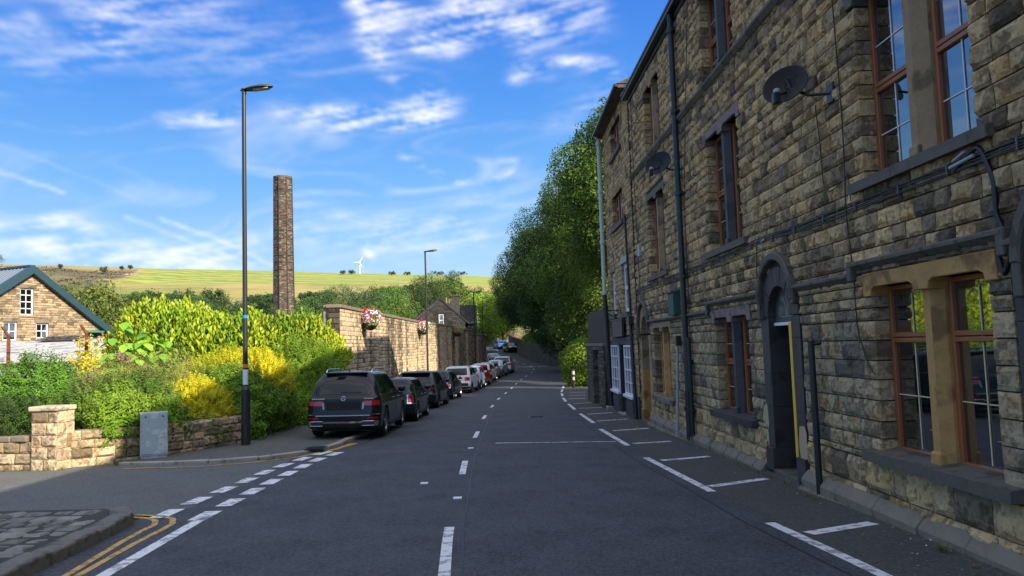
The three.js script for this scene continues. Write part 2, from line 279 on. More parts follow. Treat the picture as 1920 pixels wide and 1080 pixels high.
function terrain(x, z) {
  const s = -z;
  let y = G(Math.max(z, -150)) - .03;
  const side = roadL(z) - 2.2;
  if (s > 11 && s < 140 && x < -6.6) y += .45 * smoothstep(-x, 6.6, 8.2) * smoothstep(s, 16, 19) - (s > 26 ? 1.0 * smoothstep(-x, 10, 16) * smoothstep(s, 26, 32) : 0);
  if (x > 5.5) y += 3.5 * smoothstep(x - roadR(z), 2.4, 12) * smoothstep(s, 34, 42);
  const t = Math.max(0, (s - 150) / 750);
  if (t > 0) {
    const H = hillTop(x) - 2, f = t < 1 ? t ** 1.16 : 1 + .1 * (t - 1), rough = fbm2(x * .006, s * .006, 4) * 5 * Math.min(1, t * 3) * (t < .95 ? 1 : Math.max(.15, 1 - (t - .95) * 20));
    y = lerp(y, 2, Math.min(1, t * 8)) + H * f * (t < 1 ? 1 : 1 - .02 * (t - 1)) + rough * (x < -300 ? 1 : .45);
  }
  return y;
}
{
  const xs = [-1400, -1150, -950]; for (let x = -800; x < -80; x += 10) xs.push(x); for (let x = -80; x < -16; x += 3) xs.push(x); for (let x = -16; x < 20; x += .6) xs.push(x); for (let x = 20; x < 80; x += 4) xs.push(x); for (let x = 80; x <= 500; x += 14) xs.push(x); xs.push(650, 900);
  const zs = [60, 40, 25]; for (let z = 15; z > -60; z -= .6) zs.push(z); for (let z = -60; z > -160; z -= 2) zs.push(z); for (let z = -160; z > -960; z -= 7) zs.push(z); zs.push(-1000, -1080, -1200, -1500, -2000);
  const pos = [], uv = [], idx = [], nx = xs.length;
  for (const z of zs) for (const x of xs) { pos.push(x, terrain(x, z), z); uv.push((x + 900) / 1200, (-z - 100) / 1000); }
  const near = [];
  for (let j = 0; j + 1 < zs.length; j++) for (let i = 0; i + 1 < nx; i++) { const a = j * nx + i, b = a + 1, c = a + nx, d = c + 1; (zs[j] > -160 ? near : idx).push(a, b, d, a, d, c); }
  const mk = (ix) => { const g = new THREE.BufferGeometry(); g.setAttribute('position', new THREE.Float32BufferAttribute(pos, 3)); g.setAttribute('uv', new THREE.Float32BufferAttribute(uv, 2)); g.setIndex(ix); g.computeVertexNormals(); return g; };
  const hillTex = texture(1024, (u, v) => {
    const x = u * 1200 - 900, s = v * 1000 + 100, n = pf(u, v, 40, 5, 101), m = pf(u, v, 160, 3, 107), big = pf(u, v, 9, 4, 111);
    let c = mixc([.30, .25, .06], [.19, .20, .045], smoothstep(n + (m - .5) * .5, .42, .6));
    c = mixc(c, [.33, .27, .085], smoothstep(big, .52, .66));
    const edge = -400 + (900 - s) * .34 + (n - .5) * 26, up = 655 + (x + 200) * .05 + (big - .5) * 40;
    const inField = smoothstep(x, edge - 4, edge + 4) * smoothstep(s, up - 6, up + 6);
    const stripe = .5 + .5 * Math.sin((s - x * .05) * .30 + big * 7) * (.7 + .6 * (n - .5));
    c = mixc(c, mixc([.14, .18, .028], [.29, .325, .06], smoothstep(stripe + (m - .5) * .5, .1, .7)), inField);
    const moor = smoothstep(edge - x, 4, 14) * smoothstep(s, 520 + (n - .5) * 120, 580 + (n - .5) * 120);
    let mo = mixc([.085, .075, .035], [.15, .13, .05], smoothstep(n, .4, .6)); mo = mixc(mo, [.12, .075, .055], smoothstep(pf(u, v, 60, 4, 120), .55, .68)); mo = mixc(mo, [.36, .27, .17], smoothstep(pf(u, v, 28, 5, 133), .64, .69) * smoothstep(s, 640, 700)); mo = mixc(mo, [.27, .22, .09], smoothstep(s, 845, 875));
    c = mixc(c, mo, moor);
    const dyke = Math.abs(x + 352 + (s - 700) * .12 + (n - .5) * 14); if (dyke < 1.6 && s > 560 && s < 800) c = mixc(c, [.05, .045, .035], .8);
    const dyke2 = Math.abs(s - up - 2); if (dyke2 < 1.4 && x > edge) c = mixc(c, [.10, .11, .035], .6);
    return c;
  });
  hillTex.wrapS = hillTex.wrapT = THREE.ClampToEdgeWrapping;
  const ground = structure('ground'); part('soil', metric(flat(mk(near)), 1.6), earthMat, ground);
  const hills = structure('hills'); part('hillside', mk(idx), mat({ map: hillTex, roughness: 1 }), hills);
}
const road = structure('road');
part('carriageway', ribbon(roadL, roadR, 30, -168, .004, .8, 6), roadMat, road);
const sideRoad = structure('side_road');
part('old_tarmac', quadsheet([[-4.1, -10.2], [-4.1, -16.2], [-5.1, -15.7], [-6.4, -15.6], [-8.4, -16.2], [-12, -15.4], [-40, -13], [-40, -6], [-9, -10.5]], (x, z) => G(z) - .0), sideRoadMat, sideRoad);
const Y = (lift) => (x, z) => G(z) + lift;
// patches and seams of the carriageway
part('patch', quadsheet([[-.05, -17.45], [2.6, -16.9], [2.6, -16.98], [-.05, -17.54]], Y(.008)), paintMat, road);
const tarMat = mat({ color: rgb(.02, .02, .022), roughness: .55 });
// markings: each is a sheet of paint 4 mm proud of the tarmac
const markings = road;
const paint = (name, pts, m = paintMat) => part(name, quadsheet(pts, Y(.008)), m, markings);
const strip = (name, path, w, m) => { // a line of paint along a path of [x,z]
  const L = [], Rr = [];
  path.forEach((p, i) => { const a = path[Math.max(0, i - 1)], b = path[Math.min(path.length - 1, i + 1)], dx = b[0] - a[0], dz = b[1] - a[1], k = Math.hypot(dx, dz); L.push([p[0] - dz / k * w / 2, p[1] + dx / k * w / 2]); Rr.unshift([p[0] + dz / k * w / 2, p[1] - dx / k * w / 2]); });
  return paint(name, [...L, ...Rr], m);
};
const along = (f, z0, z1) => { const n = Math.max(2, Math.ceil((z0 - z1) / .8)); return Array.from({ length: n + 1 }, (_, i) => { const z = z0 + (z1 - z0) * i / n; return [f(z), z]; }); };
const centreLine = table([[0, -.5], [6.8, -.5], [8.5, -.57], [12.5, -.6], [14.5, -.62], [18.8, -.56], [20.8, -.51], [25, -.45], [31, -.22], [38, .11], [46.6, .74], [58, 1.63], [67.5, 2.61], [73, 3.34], [76, 3.74], [81, 4.06], [88, 3.99], [91.6, 3.59], [97, 2.93], [102, 2.24], [112, 1.2], [125, .6], [140, -.1], [170, -2.4]]);
for (let z = -.4, i = 0; z > -150; z -= 6.05, i++) strip('lane_dash', along(centreLine, z - .35, z - 2.05 - (i === 1 ? .3 : 0)), .11);
const edgeLine = table([[0, 3.35], [6.3, 3.13], [8.4, 2.93], [10.4, 2.87], [14.1, 2.7], [16.1, 2.72], [20, 2.68], [22, 2.76], [25.8, 2.8], [28, 2.85], [33, 3.0], [37.3, 3.22], [43, 3.66], [50, 4.4], [60, 5.55]]);
for (const [a, b] of [[-1.5, 2.2], [4.4, 8.4], [10.4, 14.1], [16.1, 20], [22, 25.8], [28, 31.6], [33.4, 36.6], [38.4, 41.4], [43, 46], [48, 51], [53, 56]]) strip('edge_line', along(edgeLine, -a, -b), .12);
for (const [a, b] of [[[2.98, -2.0], [3.95, -2.2]], [[3.2, -5.0], [3.98, -5.2]], [[3.13, -7.85], [3.97, -8.2]], [[2.94, -10.8], [3.93, -11.3]], [[2.89, -13.65], [3.83, -13.95]], [[2.89, -16.45], [3.74, -16.6]], [[2.93, -19.45], [3.87, -19.75]], [[2.94, -22.55], [3.91, -22.95]], [[3.01, -25.45], [3.88, -25.8]], [[3.05, -28.6], [3.91, -28.6]], [[3.17, -31.75], [3.95, -31.95]], [[3.35, -35.65], [4.14, -35.6]], [[3.7, -38.8], [4.5, -38.8]], [[4.0, -42], [4.9, -42]]]) strip('footway_bar', [a, b], .16);
// give-way marks across the side road
const gwA = table([[10, -4.36], [11, -4.34], [13, -4.2], [14.3, -4.18], [16, -3.95], [17.4, -3.6]]), gwB = table([[9.8, -3.77], [11, -3.76], [13, -3.72], [15.5, -3.64], [17.3, -3.32], [18.4, -3.0]]);
for (let k = 0; k < 8; k++) for (const [f, z0] of [[gwA, -10], [gwB, -9.75]]) { const z = z0 - k * .92; strip('give_way_dash', [[f(z), z], [f(z - .58), z - .58]], .225); }
for (const s of [0, 1]) strip('give_way_dash', [[3.5 + s * 1.3, -86.6 + s * .6], [4.5 + s * 1.3, -86.1 + s * .6]], .3);
strip('kerbside_line', [[-3.55, -2], [-3.66, -7.3], [-3.74, -10.0]], .14);
strip('yellow_line', [[-3.88, -2], [-4.03, -7.35], [-4.17, -8.7], [-4.2, -9.25], [-4.2, -9.55], [-4.3, -9.82], [-4.5, -10.02], [-4.8, -10.16]], .075, yellowPaintMat);
strip('yellow_line', [[-3.78, -2], [-3.91, -7.35], [-3.98, -8.6], [-3.98, -9.3], [-4.0, -9.6], [-4.12, -9.9], [-4.35, -10.12], [-4.75, -10.28]], .075, yellowPaintMat);
strip('yellow_line', [[-7.3, -15.25], [-5.82, -15.1], [-4.87, -15.5], [-4.13, -16.2], [-3.62, -17.35], [-3.38, -18.6]], .085, yellowPaintMat);
strip('yellow_line', [[-4.0, -16.6], [-3.62, -17.6], [-3.5, -18.7]], .07, yellowPaintMat);
strip('tar_seam', along((z) => centreLine(z) + .16 + .02 * n2(z, 3), -1, -46), .022, tarMat); strip('tar_seam', along((z) => roadL(z) + .5 + .03 * n2(z * .7, 5), -17.5, -60), .018, tarMat); strip('tar_seam', along((z) => edgeLine(z) - .25 + .02 * n2(z * .9, 8), -3, -30), .016, tarMat);
{ const m = part('drain_cover', [new THREE.CylinderGeometry(.3, .3, .012, 24), ...[-2, -1, 0, 1, 2].map((k) => box(-.2, .2, .004, .012, k * .08 - .015, k * .08 + .015))], ironMat, road); m.position.set(1.3, G(-25) + .006, -25); const c = part('drain_cover', [box(-.22, .22, -.006, .006, -.2, .2), ...[-2, -1, 0, 1, 2].map((k) => box(-.18, .18, .0, .012, k * .075 - .012, k * .075 + .012))], ironMat, road); c.position.set(-4.0, G(-13.2) + .006, -17.1); }
{ // road studs and a scrap of paint in the lane
  for (const [x, z] of [[-1.15, -12.0], [-.57, -10.6], [-.58, -16.6]]) { const s = part('road_stud', [rbox(-.06, .06, 0, .02, -.05, .05, .008)], barWhiteMat, road); s.position.set(x, G(z) + .003, z); }
}
// flush footway beside the terrace
const footwayR = structure('footway');
const footEdge = table([[-30, 4.3], [27.5, 4.3], [33, 4.25], [42, 5.3], [50, 6.3], [60, 7.6], [70, 9]]);
part('tarmac', ribbon(roadR, (z) => footEdge(z), 12, -70, .006, 1, 3), footwayMat, footwayR);

// pavement of the far corner with its low kerb, and the pavement the cars straddle
const pavement = structure('pavement');
const kerbPath = [[-7.7, -15.95], [-6.17, -15.78], [-5.1, -16.05], [-4.32, -16.68], [-3.9, -17.5], [-3.7, -18.6], [-3.6, -20], [-3.5, -22], [-3.25, -28], [-2.95, -34], [-2.35, -42], [-1.65, -50], [-.85, -60], [0, -68], [.9, -80]];
const lowWall = [[-14, -16.0], [-10.1, -15.75], [-8.55, -15.75], [-8.0, -16.35], [-7.37, -17.0], [-6.75, -17.9], [-6.28, -19.1], [-6.2, -22], [-6.3, -25], [-6.2, -27.9]];
{
  const backLine = [[-5.6, -28], ...wallPath.slice(1, 7)];
  part('tarmac', quadsheet([...kerbPath, ...[[-1.1, -80], [-2.2, -70], [-3.3, -60], [-4.1, -53], [-4.8, -46], [-5.4, -35], [-5.72, -28.2]], [-6.3, -27.9], [-6.4, -25], [-6.3, -22], [-6.4, -19.1], [-6.9, -17.9], [-7.5, -17], [-8.1, -16.4]], (x, z) => G(z) + .03 + .05 * smoothstep(-z, 16.5, 20)), pavementMat, pavement);
  reseed(41);
  const len = []; let tot = 0; for (let i = 1; i < kerbPath.length; i++) { const l = Math.hypot(kerbPath[i][0] - kerbPath[i - 1][0], kerbPath[i][1] - kerbPath[i - 1][1]); len.push(l); tot += l; }
  const at = (d) => { for (let i = 0; i < len.length; i++) { if (d <= len[i] || i === len.length - 1) { const t = d / len[i]; return [kerbPath[i][0] + (kerbPath[i + 1][0] - kerbPath[i][0]) * t, kerbPath[i][1] + (kerbPath[i + 1][1] - kerbPath[i][1]) * t]; } d -= len[i]; } };
  for (let d = 0; d < 46; ) { const l = R(.7, 1.0), a = at(d), b = at(Math.min(tot, d + l)), m = [(a[0] + b[0]) / 2, (a[1] + b[1]) / 2], w = .17, h = .14; const k = part('kerbstone', [rbox(-l / 2 + .006, l / 2 - .006, -h, 0, -w / 2, w / 2, .018)], kerbMat, pavement); k.position.set(m[0], G(m[1]) + .05 + .05 * smoothstep(-m[1], 16.5, 20) + R(-.008, .008), m[1]); k.rotation.set(0, Math.atan2(-(b[1] - a[1]), b[0] - a[0]), 0); d += l; }
}
// setts and heavy kerb of the near corner
const setts = structure('sett_paving');
{
  reseed(77);
  part('bedding', quadsheet([[-4.62, 2], [-4.62, -9.4], [-4.75, -9.95], [-5.2, -10.35], [-7, -10.5], [-9.5, -10.3], [-9.5, 2]], (x, z) => G(z) + .085), mat({ color: rgb(.045, .042, .036), roughness: 1, bumpMap: stoneBump, bumpScale: .01 }, 1), setts);
  const settMat = mat({ vertexColors: true, map: cleanTex, bumpMap: stoneBump, bumpScale: .007, roughness: .8 });
  const lay = new THREE.Matrix4();
  for (let z = -10.25, row = 0; z < -4.5; row++) {
    const d = R(.27, .36);
    for (let x = -4.74 - (z < -9.7 ? .4 : 0) - R(0, .15); x > -9.0; ) { const w = R(.2, .36), g = stoneGeo({ x0: 0, x1: w, y0: 0, y1: d }, { bulge: .03, deep: .03, joint: .012, scale: 1.3, colour: sc([1, .95, .84], R(.15, .27)) }); const m = new THREE.Mesh(g, settMat); m.name = 'sett'; m.position.set(x - w, G(z) + .075 + R(-.008, .01), z + d + (row % 2) * 0 + R(-.01, .01)); m.rotation.set(-Math.PI / 2, 0, R(-.05, .05)); m.castShadow = m.receiveShadow = true; setts.add(m); x -= w; }
    z += d;
  }
  const path = [[-4.48, 2], [-4.48, .9], [-4.48, -.2], [-4.48, -1.3], [-4.48, -2.4], [-4.48, -3.5], [-4.48, -4.6], [-4.49, -5.7], [-4.5, -6.7], [-4.52, -7.75], [-4.55, -8.7], [-4.63, -9.65], [-4.9, -10.15]];
  for (let i = 0; i + 1 < path.length; i++) { const a = path[i], b = path[i + 1], l = Math.hypot(b[0] - a[0], b[1] - a[1]), m = [(a[0] + b[0]) / 2, (a[1] + b[1]) / 2]; const k = part('kerbstone', [rbox(-l / 2 + .008, l / 2 - .008, -.14, .135, -.13, .13, .03, 3)], darkKerbMat, setts); k.position.set(m[0], G(m[1]) + R(-.006, .006), m[1]); k.rotation.y = Math.atan2(-(b[1] - a[1]), b[0] - a[0]); }
}
// ───────────────────────── stone terrace on the near side ─────────────────────────
const TAN = [[.65, .46, .22], [.60, .43, .21], [.55, .41, .21], [.69, .485, .225], [.50, .37, .19]], SOOTY = [[.29, .215, .125], [.20, .155, .095], [.39, .285, .16]];
const facadeTone = (sootShare, low = 0) => (q) => { const c = rnd() < sootShare ? SOOTY[Math.floor(rnd() * 3)] : TAN[Math.floor(rnd() * 5)], k = R(.85, 1.15); return c.map((x) => x * k); };
// bars of a window frame in its own plane: list of [x0,x1,y0,y1]
function casement(win, x0, x1, y0, y1, z, mats, { t = .06, transom, bars = [], barMat, top } = {}) {
  const gs = [rbox(x0, x0 + t, y0, y1, z - .05, z + .03, .01), rbox(x1 - t, x1, y0, y1, z - .05, z + .03, .01), rbox(x0 + t, x1 - t, y0, y0 + t, z - .05, z + .032, .01), rbox(x0 + t, x1 - t, y1 - t, y1, z - .05, z + .028, .01)];
  if (transom) gs.push(rbox(x0 + t, x1 - t, transom - .055, transom - .003, z - .05, z + .03, .01), rbox(x0 + t, x1 - t, transom + .003, transom + .055, z - .05, z + .034, .01));
  part('frame', gs, mats, win);
  const panes = transom ? [[y0 + t, transom - .05], [transom + .05, y1 - t]] : [[y0 + t, y1 - t]];
  for (const [a, b] of panes) { const w2 = (x1 - x0) / 2 - t + .01, h2 = (b - a) / 2 + .01, p = part('pane', [box(-w2, w2, -h2, h2, -.004, .004)], glassMat, win); p.position.set((x0 + x1) / 2, (a + b) / 2, z - .012); p.rotation.set(R(-.003, .003), R(-.004, .004), 0); }
  for (const [bx0, bx1, by0, by1] of bars) part('glazing_bar', [box(bx0, bx1, by0, by1, z - .004, z + .004)], barMat ?? brassMat, win);
}
// a two-light stone-mullioned window let into a wall whose face is the plane z = 0
function mullioned(owner, u0, u1, v0, v1, o) {
  const win = new THREE.Group(); win.name = 'window'; owner.add(win); if (o.label) win.userData.label = o.label;
  const c = (u0 + u1) / 2, mw = o.mw ?? .13, z = -.19, th = o.lh ?? .26;
  if (o.lintel) { // lintel with a stopped chamfer over each light
    const L = u0 - .16, Rr = u1 + .16, e = .1;
    part('lintel', [prism([[L, v1], [u0, v1], [u0 + .02, v1 + .07], [u0 + .09, v1 + .1], [c - mw - .09, v1 + .1], [c - mw - .02, v1 + .07], [c - mw, v1], [c + mw, v1], [c + mw + .02, v1 + .07], [c + mw + .09, v1 + .1], [u1 - .09, v1 + .1], [u1 - .02, v1 + .07], [u1, v1], [Rr, v1], [Rr, v1 + th], [L, v1 + th]], .30, .008).translate(0, 0, -.262), box(u0 - .02, u1 + .02, v1 + .115, v1 + .2, -.3, -.16)], o.lintel, win);
  }
  part('mullion', [prism([[c - mw, .26], [c + mw, .26], [c + mw, .13], [c + .06, .02], [c - .06, .02], [c - mw, .13]], v1 - v0 + .02).rotateX(-Math.PI / 2).applyMatrix4(new THREE.Matrix4().makeTranslation(0, v0 - .01, 0)), rbox(c - .085, c + .085, v0 - .02, v0 + .14, -.16, .012, .03)], o.mullion, win);
  part('sill', [prism([[.035, 0], [.035, -.115], [-.28, -.115], [-.28, .05]].map(([a, b]) => [a + (o.sillOut ?? .06), b]), u1 - u0 + .5, .008).rotateY(-Math.PI / 2).translate(u1 + .25, v0, 0)], o.sill, win);
  for (const [a, b] of [[u0, c - mw], [c + mw, u1]]) {
    const bars = []; const m = (a + b) / 2;
    if (o.bars) { bars.push([m - .006, m + .006, v0 + .08, v1]); for (const y of o.bars) bars.push([a + .06, b - .06, y - .005, y + .005]); }
    casement(win, a - .005, b + .005, v0, v1 + .11, z, o.frame ?? frameMat, { transom: o.transom, bars, barMat: o.barMat });
  }
  return win;
}
const terrace = thing('terrace_house', 'long three storey terrace of soot-stained tan stone with brown mullioned windows along the footway', 'house', [4.25, 0, 0], -Math.PI / 2);
const winU = [[-8.42, -6.42], [-14.55, -12.65], [-20.22, -18.36], [-2.3, -.4]];
const terraceDoors = [[-11.69, -10.79, 2.6], [-21.92, -20.95, 2.55], [-5.79, -4.75, 2.63]];
{
  reseed(101);
  const op = [];
  winU.forEach(([a, b], i) => { const g = [[.55, 2.27], [.5, 2.14], [.42, 2.08], [.55, 2.27]][i], f = [[3.58, 5.62], [3.52, 5.6], [3.55, 5.5], [3.58, 5.6]][i]; op.push([a, b, ...g], [a, b, ...f], [a, b, 6.82, 8.45]); });
  const arch = ([a, b, t]) => { const c = (a + b) / 2, r = (b - a) / 2, pts = [[a, -.8], [b, -.8]]; for (let k = 0; k <= 12; k++) { const w = Math.PI * k / 12; pts.push([c + r * Math.cos(w), t - r + r * Math.sin(w)]); } return pts; };
  const out = [[-22.4, -.85], ...terraceDoors.slice(0, 0)], U1 = 14;
  // wall with its openings
  const wall = prism([[-22.4, -.9], [U1, -.9], [U1, 9.3], [-22.4, 9.3]], .34, 0, [...op.map(([a, b, c, d]) => [[a - .02, c - .02], [b + .02, c - .02], [b + .02, d + .1], [a - .02, d + .1]]), ...terraceDoors.map((d) => arch([d[0] - .04, d[1] + .04, d[2] + .04]).map(([x, y]) => [x, Math.max(-.88, y)]))]).translate(0, 0, -.355);
  part('wall', [wall, box(-22.4, U1, -.9, 9.3, -8, -.9), box(-22.4, -22.1, -.9, 9.3, -.9, -.36), box(U1 - .3, U1, -.9, 9.3, -.9, -.36)], mortarMat, terrace);
  const holes = [...op.map(([a, b, c, d]) => [a, b, c, d]), ...op.map(([a, b, c, d], i) => (i % 3 === 1 || i % 3 === 0 ? [a - .17, b + .17, d, d + .26] : [a - .17, b + .17, d, d + .3])), ...terraceDoors.map(([a, b, t]) => [a - .34, b + .34, -1, t + .36, true])];
  const br = [.0, .5, 2.14, 2.27, 2.4, 2.53, 2.62, 3.5, 5.6, 5.86, 6.6, 6.8, 8.45, 8.75];
  const upper = courses(-22.35, -2.2, 2.0, 9.18, { hh: [.15, .225], ll: [.2, .46], breaks: br, openings: holes }), lower = courses(-22.35, -2.2, .42, 2.0, { hh: [.18, .26], ll: [.24, .46], breaks: [.5], openings: holes }), foot = courses(-22.35, -2.2, -.16, .42, { hh: [.2, .31], ll: [.3, .62], breaks: [], openings: holes });
  const soots = (q) => { const v = (q.y0 + q.y1) / 2; return (v > 2.55 && v < 2.85) || (v > 6.35 && v < 6.6) ? .8 : v > 2.85 && v < 3.5 ? .36 : .2; };
  const tone = (q) => { const c = facadeTone(soots(q))(q); return q.y1 < 2.4 ? c.map((x, i) => x * [.82, .86, .98][i]) : c; };
  layStones(terrace, [{ rects: upper, colour: tone, opts: { bulge: .036, joint: .007 } }, { rects: lower, colour: tone, opts: { bulge: .026, joint: .007 } }, { rects: foot, colour: (q) => facadeTone(.12)(q), opts: { bulge: .05 } }], stoneMat);
  // windows
  const bar3 = { brass: brassMat };
  mullioned(terrace, ...winU[0], .55, 2.27, { lintel: ochreMat, mullion: ochreMat, sill: dressedMat, transom: 1.8, bars: [1.18], label: 'ochre painted stone surround with brown frames', sillOut: .1 });
  mullioned(terrace, ...winU[1], .5, 2.14, { lintel: mauveMat, mullion: darkMauveMat, sill: darkMauveMat, transom: 1.42, bars: [.95, 1.75], label: 'mauve painted stone surround with brown frames', sillOut: .1 });
  mullioned(terrace, ...winU[2], .42, 2.08, { lintel: tanSmoothMat, mullion: ochreMat, sill: plinthMat, transom: 1.4, frame: ochreMat });
  mullioned(terrace, ...winU[3], .55, 2.27, { lintel: ochreMat, mullion: ochreMat, sill: dressedMat, transom: 1.8 });
  winU.forEach((u, i) => {
    mullioned(terrace, ...u, [3.58, 3.52, 3.55, 3.58][i], [5.62, 5.6, 5.5, 5.6][i], { lintel: [dressedMat, mauveMat, dressedMat, mauveMat][i], mullion: [tanSmoothMat, darkMauveMat, tanSmoothMat, tanSmoothMat][i], sill: dressedMat, transom: 4.62, bars: i < 2 ? [4.08, 5.1] : null, barMat: i ? brassMat : barWhiteMat, mw: i === 0 ? .19 : .14 });
    mullioned(terrace, ...u, 6.82, 8.45, { lintel: tanSmoothMat, mullion: [tanSmoothMat, darkMauveMat, tanSmoothMat, tanSmoothMat][i], sill: dressedMat, transom: 7.6, bars: i < 2 ? [7.2, 8] : null, lh: .3, sillOut: .02 });
  });
  // string courses and hood moulds
  const prof = (h) => [[0, 0], [.045, .02], [.1, h * .55], [.1, h * .8], [.06, h], [-.05, h], [-.05, 0]];
  const run = (a, b, v, h = .12) => prism(prof(h).map(([x, y]) => [x, y]), b - a).rotateY(-Math.PI / 2).translate(b, v, 0);
  const drop = (u, va, vb) => rbox(u - .055, u + .055, Math.min(va, vb), Math.max(va, vb), -.04, .095, .02);
  const hood = (c, r, v, w = .12) => { const pts = []; for (let k = 0; k <= 18; k++) { const t = Math.PI * (1 - k / 18); pts.push([c + (r + w) * Math.cos(t), v + (r + w) * Math.sin(t)]); } for (let k = 18; k >= 0; k--) { const t = Math.PI * (1 - k / 18); pts.push([c + r * Math.cos(t), v + r * Math.sin(t)]); } return prism(pts, .16, .02).translate(0, 0, -.05); };
  part('string_course', [run(-22.4, -11.2, 6.62, .17), run(-11.195, 14, 6.623, .17)], dressedMat, terrace);
  part('hood_mould', [run(-8.79, -6.1, 2.57), drop(-8.8, 2.46, 2.7), run(-10.56, -8.86, 2.45), hood(-11.23, .62, 2.37), drop(-11.91, 2.12, 2.4), drop(-10.55, 2.3, 2.5), run(-14.82, -11.97, 2.46), drop(-14.88, 2.3, 2.58), run(-20.72, -14.94, 2.3), hood(-21.43, .62, 2.27), drop(-20.77, 2.1, 2.3), drop(-22.1, 1.95, 2.3), hood(-5.27, .62, 2.37), drop(-5.95, 2.1, 2.6), drop(-6.12, 2.45, 2.69), run(-6.1, -5.95, 2.47)], dressedMat, terrace);
  for (const [ua, ub, v] of [[-10.45, -2, .02], [-20.75, -12.05, -.13]]) for (const [tier, o, top, ch] of [[0, .14, v, .1], [1, .22, v - .19, .05]]) for (let u = ua; u < ub - .05; ) { // plinth courses, each stone its own
    let l = R(.7, 1.25); if (ub - u - l < .4) l = ub - u; const d = R(-.008, .008), p = part('plinth_stone', [prism([[o + d, -.9], [o + d, top - ch], [o + d - .02, top - ch + .03], [.04, top + .02], [-.06, top + .02], [-.06, -.9]], l - .008, .008).rotateY(-Math.PI / 2).translate(l - .004, 0, 0)], plinthMat, terrace); p.position.x = u; u += l; }
  // doorways
  const doorway = ([a, b, t], stoneM, jambM, base, first) => {
    const d = new THREE.Group(); d.name = 'doorway'; terrace.add(d);
    const c = (a + b) / 2, r = (b - a) / 2, v = t - r, w = .3, n = 7;
    for (let k = 0; k < n; k++) { // voussoirs
      const t0 = Math.PI * k / n + .004, t1 = Math.PI * (k + 1) / n - .004, pts = []; for (let i = 0; i <= 3; i++) { const q = t0 + (t1 - t0) * i / 3; pts.push([c + r * Math.cos(q), v + r * Math.sin(q)]); } for (let i = 3; i >= 0; i--) { const q = t0 + (t1 - t0) * i / 3; pts.push([c + (r + w) * Math.cos(q), v + (r + w) * Math.sin(q)]); }
      part('voussoir', [prism(pts, .48, .012).translate(0, 0, -.45)], stoneM, d);
    }
    for (const [x0, x1] of [[a - w, a], [b, b + w]]) { let y = base; for (const h of [.34, .62, .5, .55, .42]) { const y1 = Math.min(v - .005, y + h); if (y1 > y + .05) part('jamb_stone', [rbox(x0, x1, y + .001, y1 - .001, -.45, y < base + .2 ? .06 : .02, .008)], y1 > 1.5 ? stoneM : jambM, d); y = y1; } }
    part('threshold', [rbox(a - .05, b + .05, base - .25, base + .03, -.5, .06, .015)], dressedMat, d);
    part('door', [box(a, b, base, v - .14, -.47, -.42), rbox(a + .14, b - .14, base + .2, base + .85, -.44, -.405, .012), rbox(a + .14, b - .14, base + 1.0, base + 1.75, -.44, -.405, .012), box(a, a + .09, base, v - .14, -.43, -.39), box(a, b, v - .2, v - .14, -.43, -.38), rbox(a + .16, a + .2, base + .92, base + 1.06, -.4, -.36, .01)], mat({ color: first ? rgb(.012, .009, .008) : rgb(.05, .03, .02), roughness: .5 }), d);
    return { d, c, r, v };
  };
  const d1 = doorway(terraceDoors[0], darkMauveMat, darkMauveMat, -.18, true);
  part('door_frame', [rbox(-10.868, -10.785, -.16, 2.05, -.1, .03, .008)], mat({ color: rgb(.75, .47, .05), roughness: .5 }), d1.d, 'yellow edge strip of the doorway');
  { // fanlight board with painted scrollwork
    const cv = document.createElement('canvas'); cv.width = cv.height = 512; const x = cv.getContext('2d'); x.fillStyle = '#4d4c49'; x.fillRect(0, 0, 512, 512); x.strokeStyle = '#a59c86'; x.lineWidth = 7; x.lineCap = 'round';
    const spiral = (cx, cy, r, dir, turn) => { x.beginPath(); for (let i = 0; i <= 60; i++) { const t = i / 60 * 4.2 * Math.PI, q = r * (1 - i / 66), X = cx + dir * q * Math.cos(t + turn), Yy = cy + q * Math.sin(t + turn); i ? x.lineTo(X, Yy) : x.moveTo(X, Yy); } x.stroke(); };
    for (const s of [-1, 1]) { spiral(256 + s * 130, 330, 62, s, .5); spiral(256 + s * 90, 170, 48, s, 1.8); x.beginPath(); x.moveTo(256, 430); x.bezierCurveTo(256 + s * 40, 330, 256 + s * 20, 250, 256 + s * 60, 190); x.stroke(); x.beginPath(); x.moveTo(256, 430); x.bezierCurveTo(256 + s * 80, 440, 256 + s * 140, 430, 256 + s * 170, 400); x.stroke(); }
    x.beginPath(); x.moveTo(256, 450); x.lineTo(256, 90); x.stroke();
    const t = new THREE.CanvasTexture(cv); t.colorSpace = THREE.SRGBColorSpace; t.magFilter = THREE.LinearFilter;
    const s = new THREE.Shape(), { c, r, v } = d1; s.moveTo(c - r, v - .08); s.lineTo(c + r, v - .08); s.lineTo(c + r, v); s.absarc(c, v, r, 0, Math.PI, false);
    const g = new THREE.ShapeGeometry(s, 16), p = g.attributes.position, uv = g.attributes.uv; for (let i = 0; i < p.count; i++) uv.setXY(i, (p.getX(i) - c + r) / (2 * r), (p.getY(i) - v + .08) / (r + .08));
    part('fanlight', [g.translate(0, 0, -.10)], mat({ map: t, roughness: .6 }), d1.d); part('fanlight_rail', [box(c - r, c + r, v - .13, v - .085, -.16, -.07)], barWhiteMat, d1.d);
  }
  doorway(terraceDoors[1], tanSmoothMat, ochreMat, -.42, false); doorway(terraceDoors[2], darkMauveMat, darkMauveMat, -.1, true);
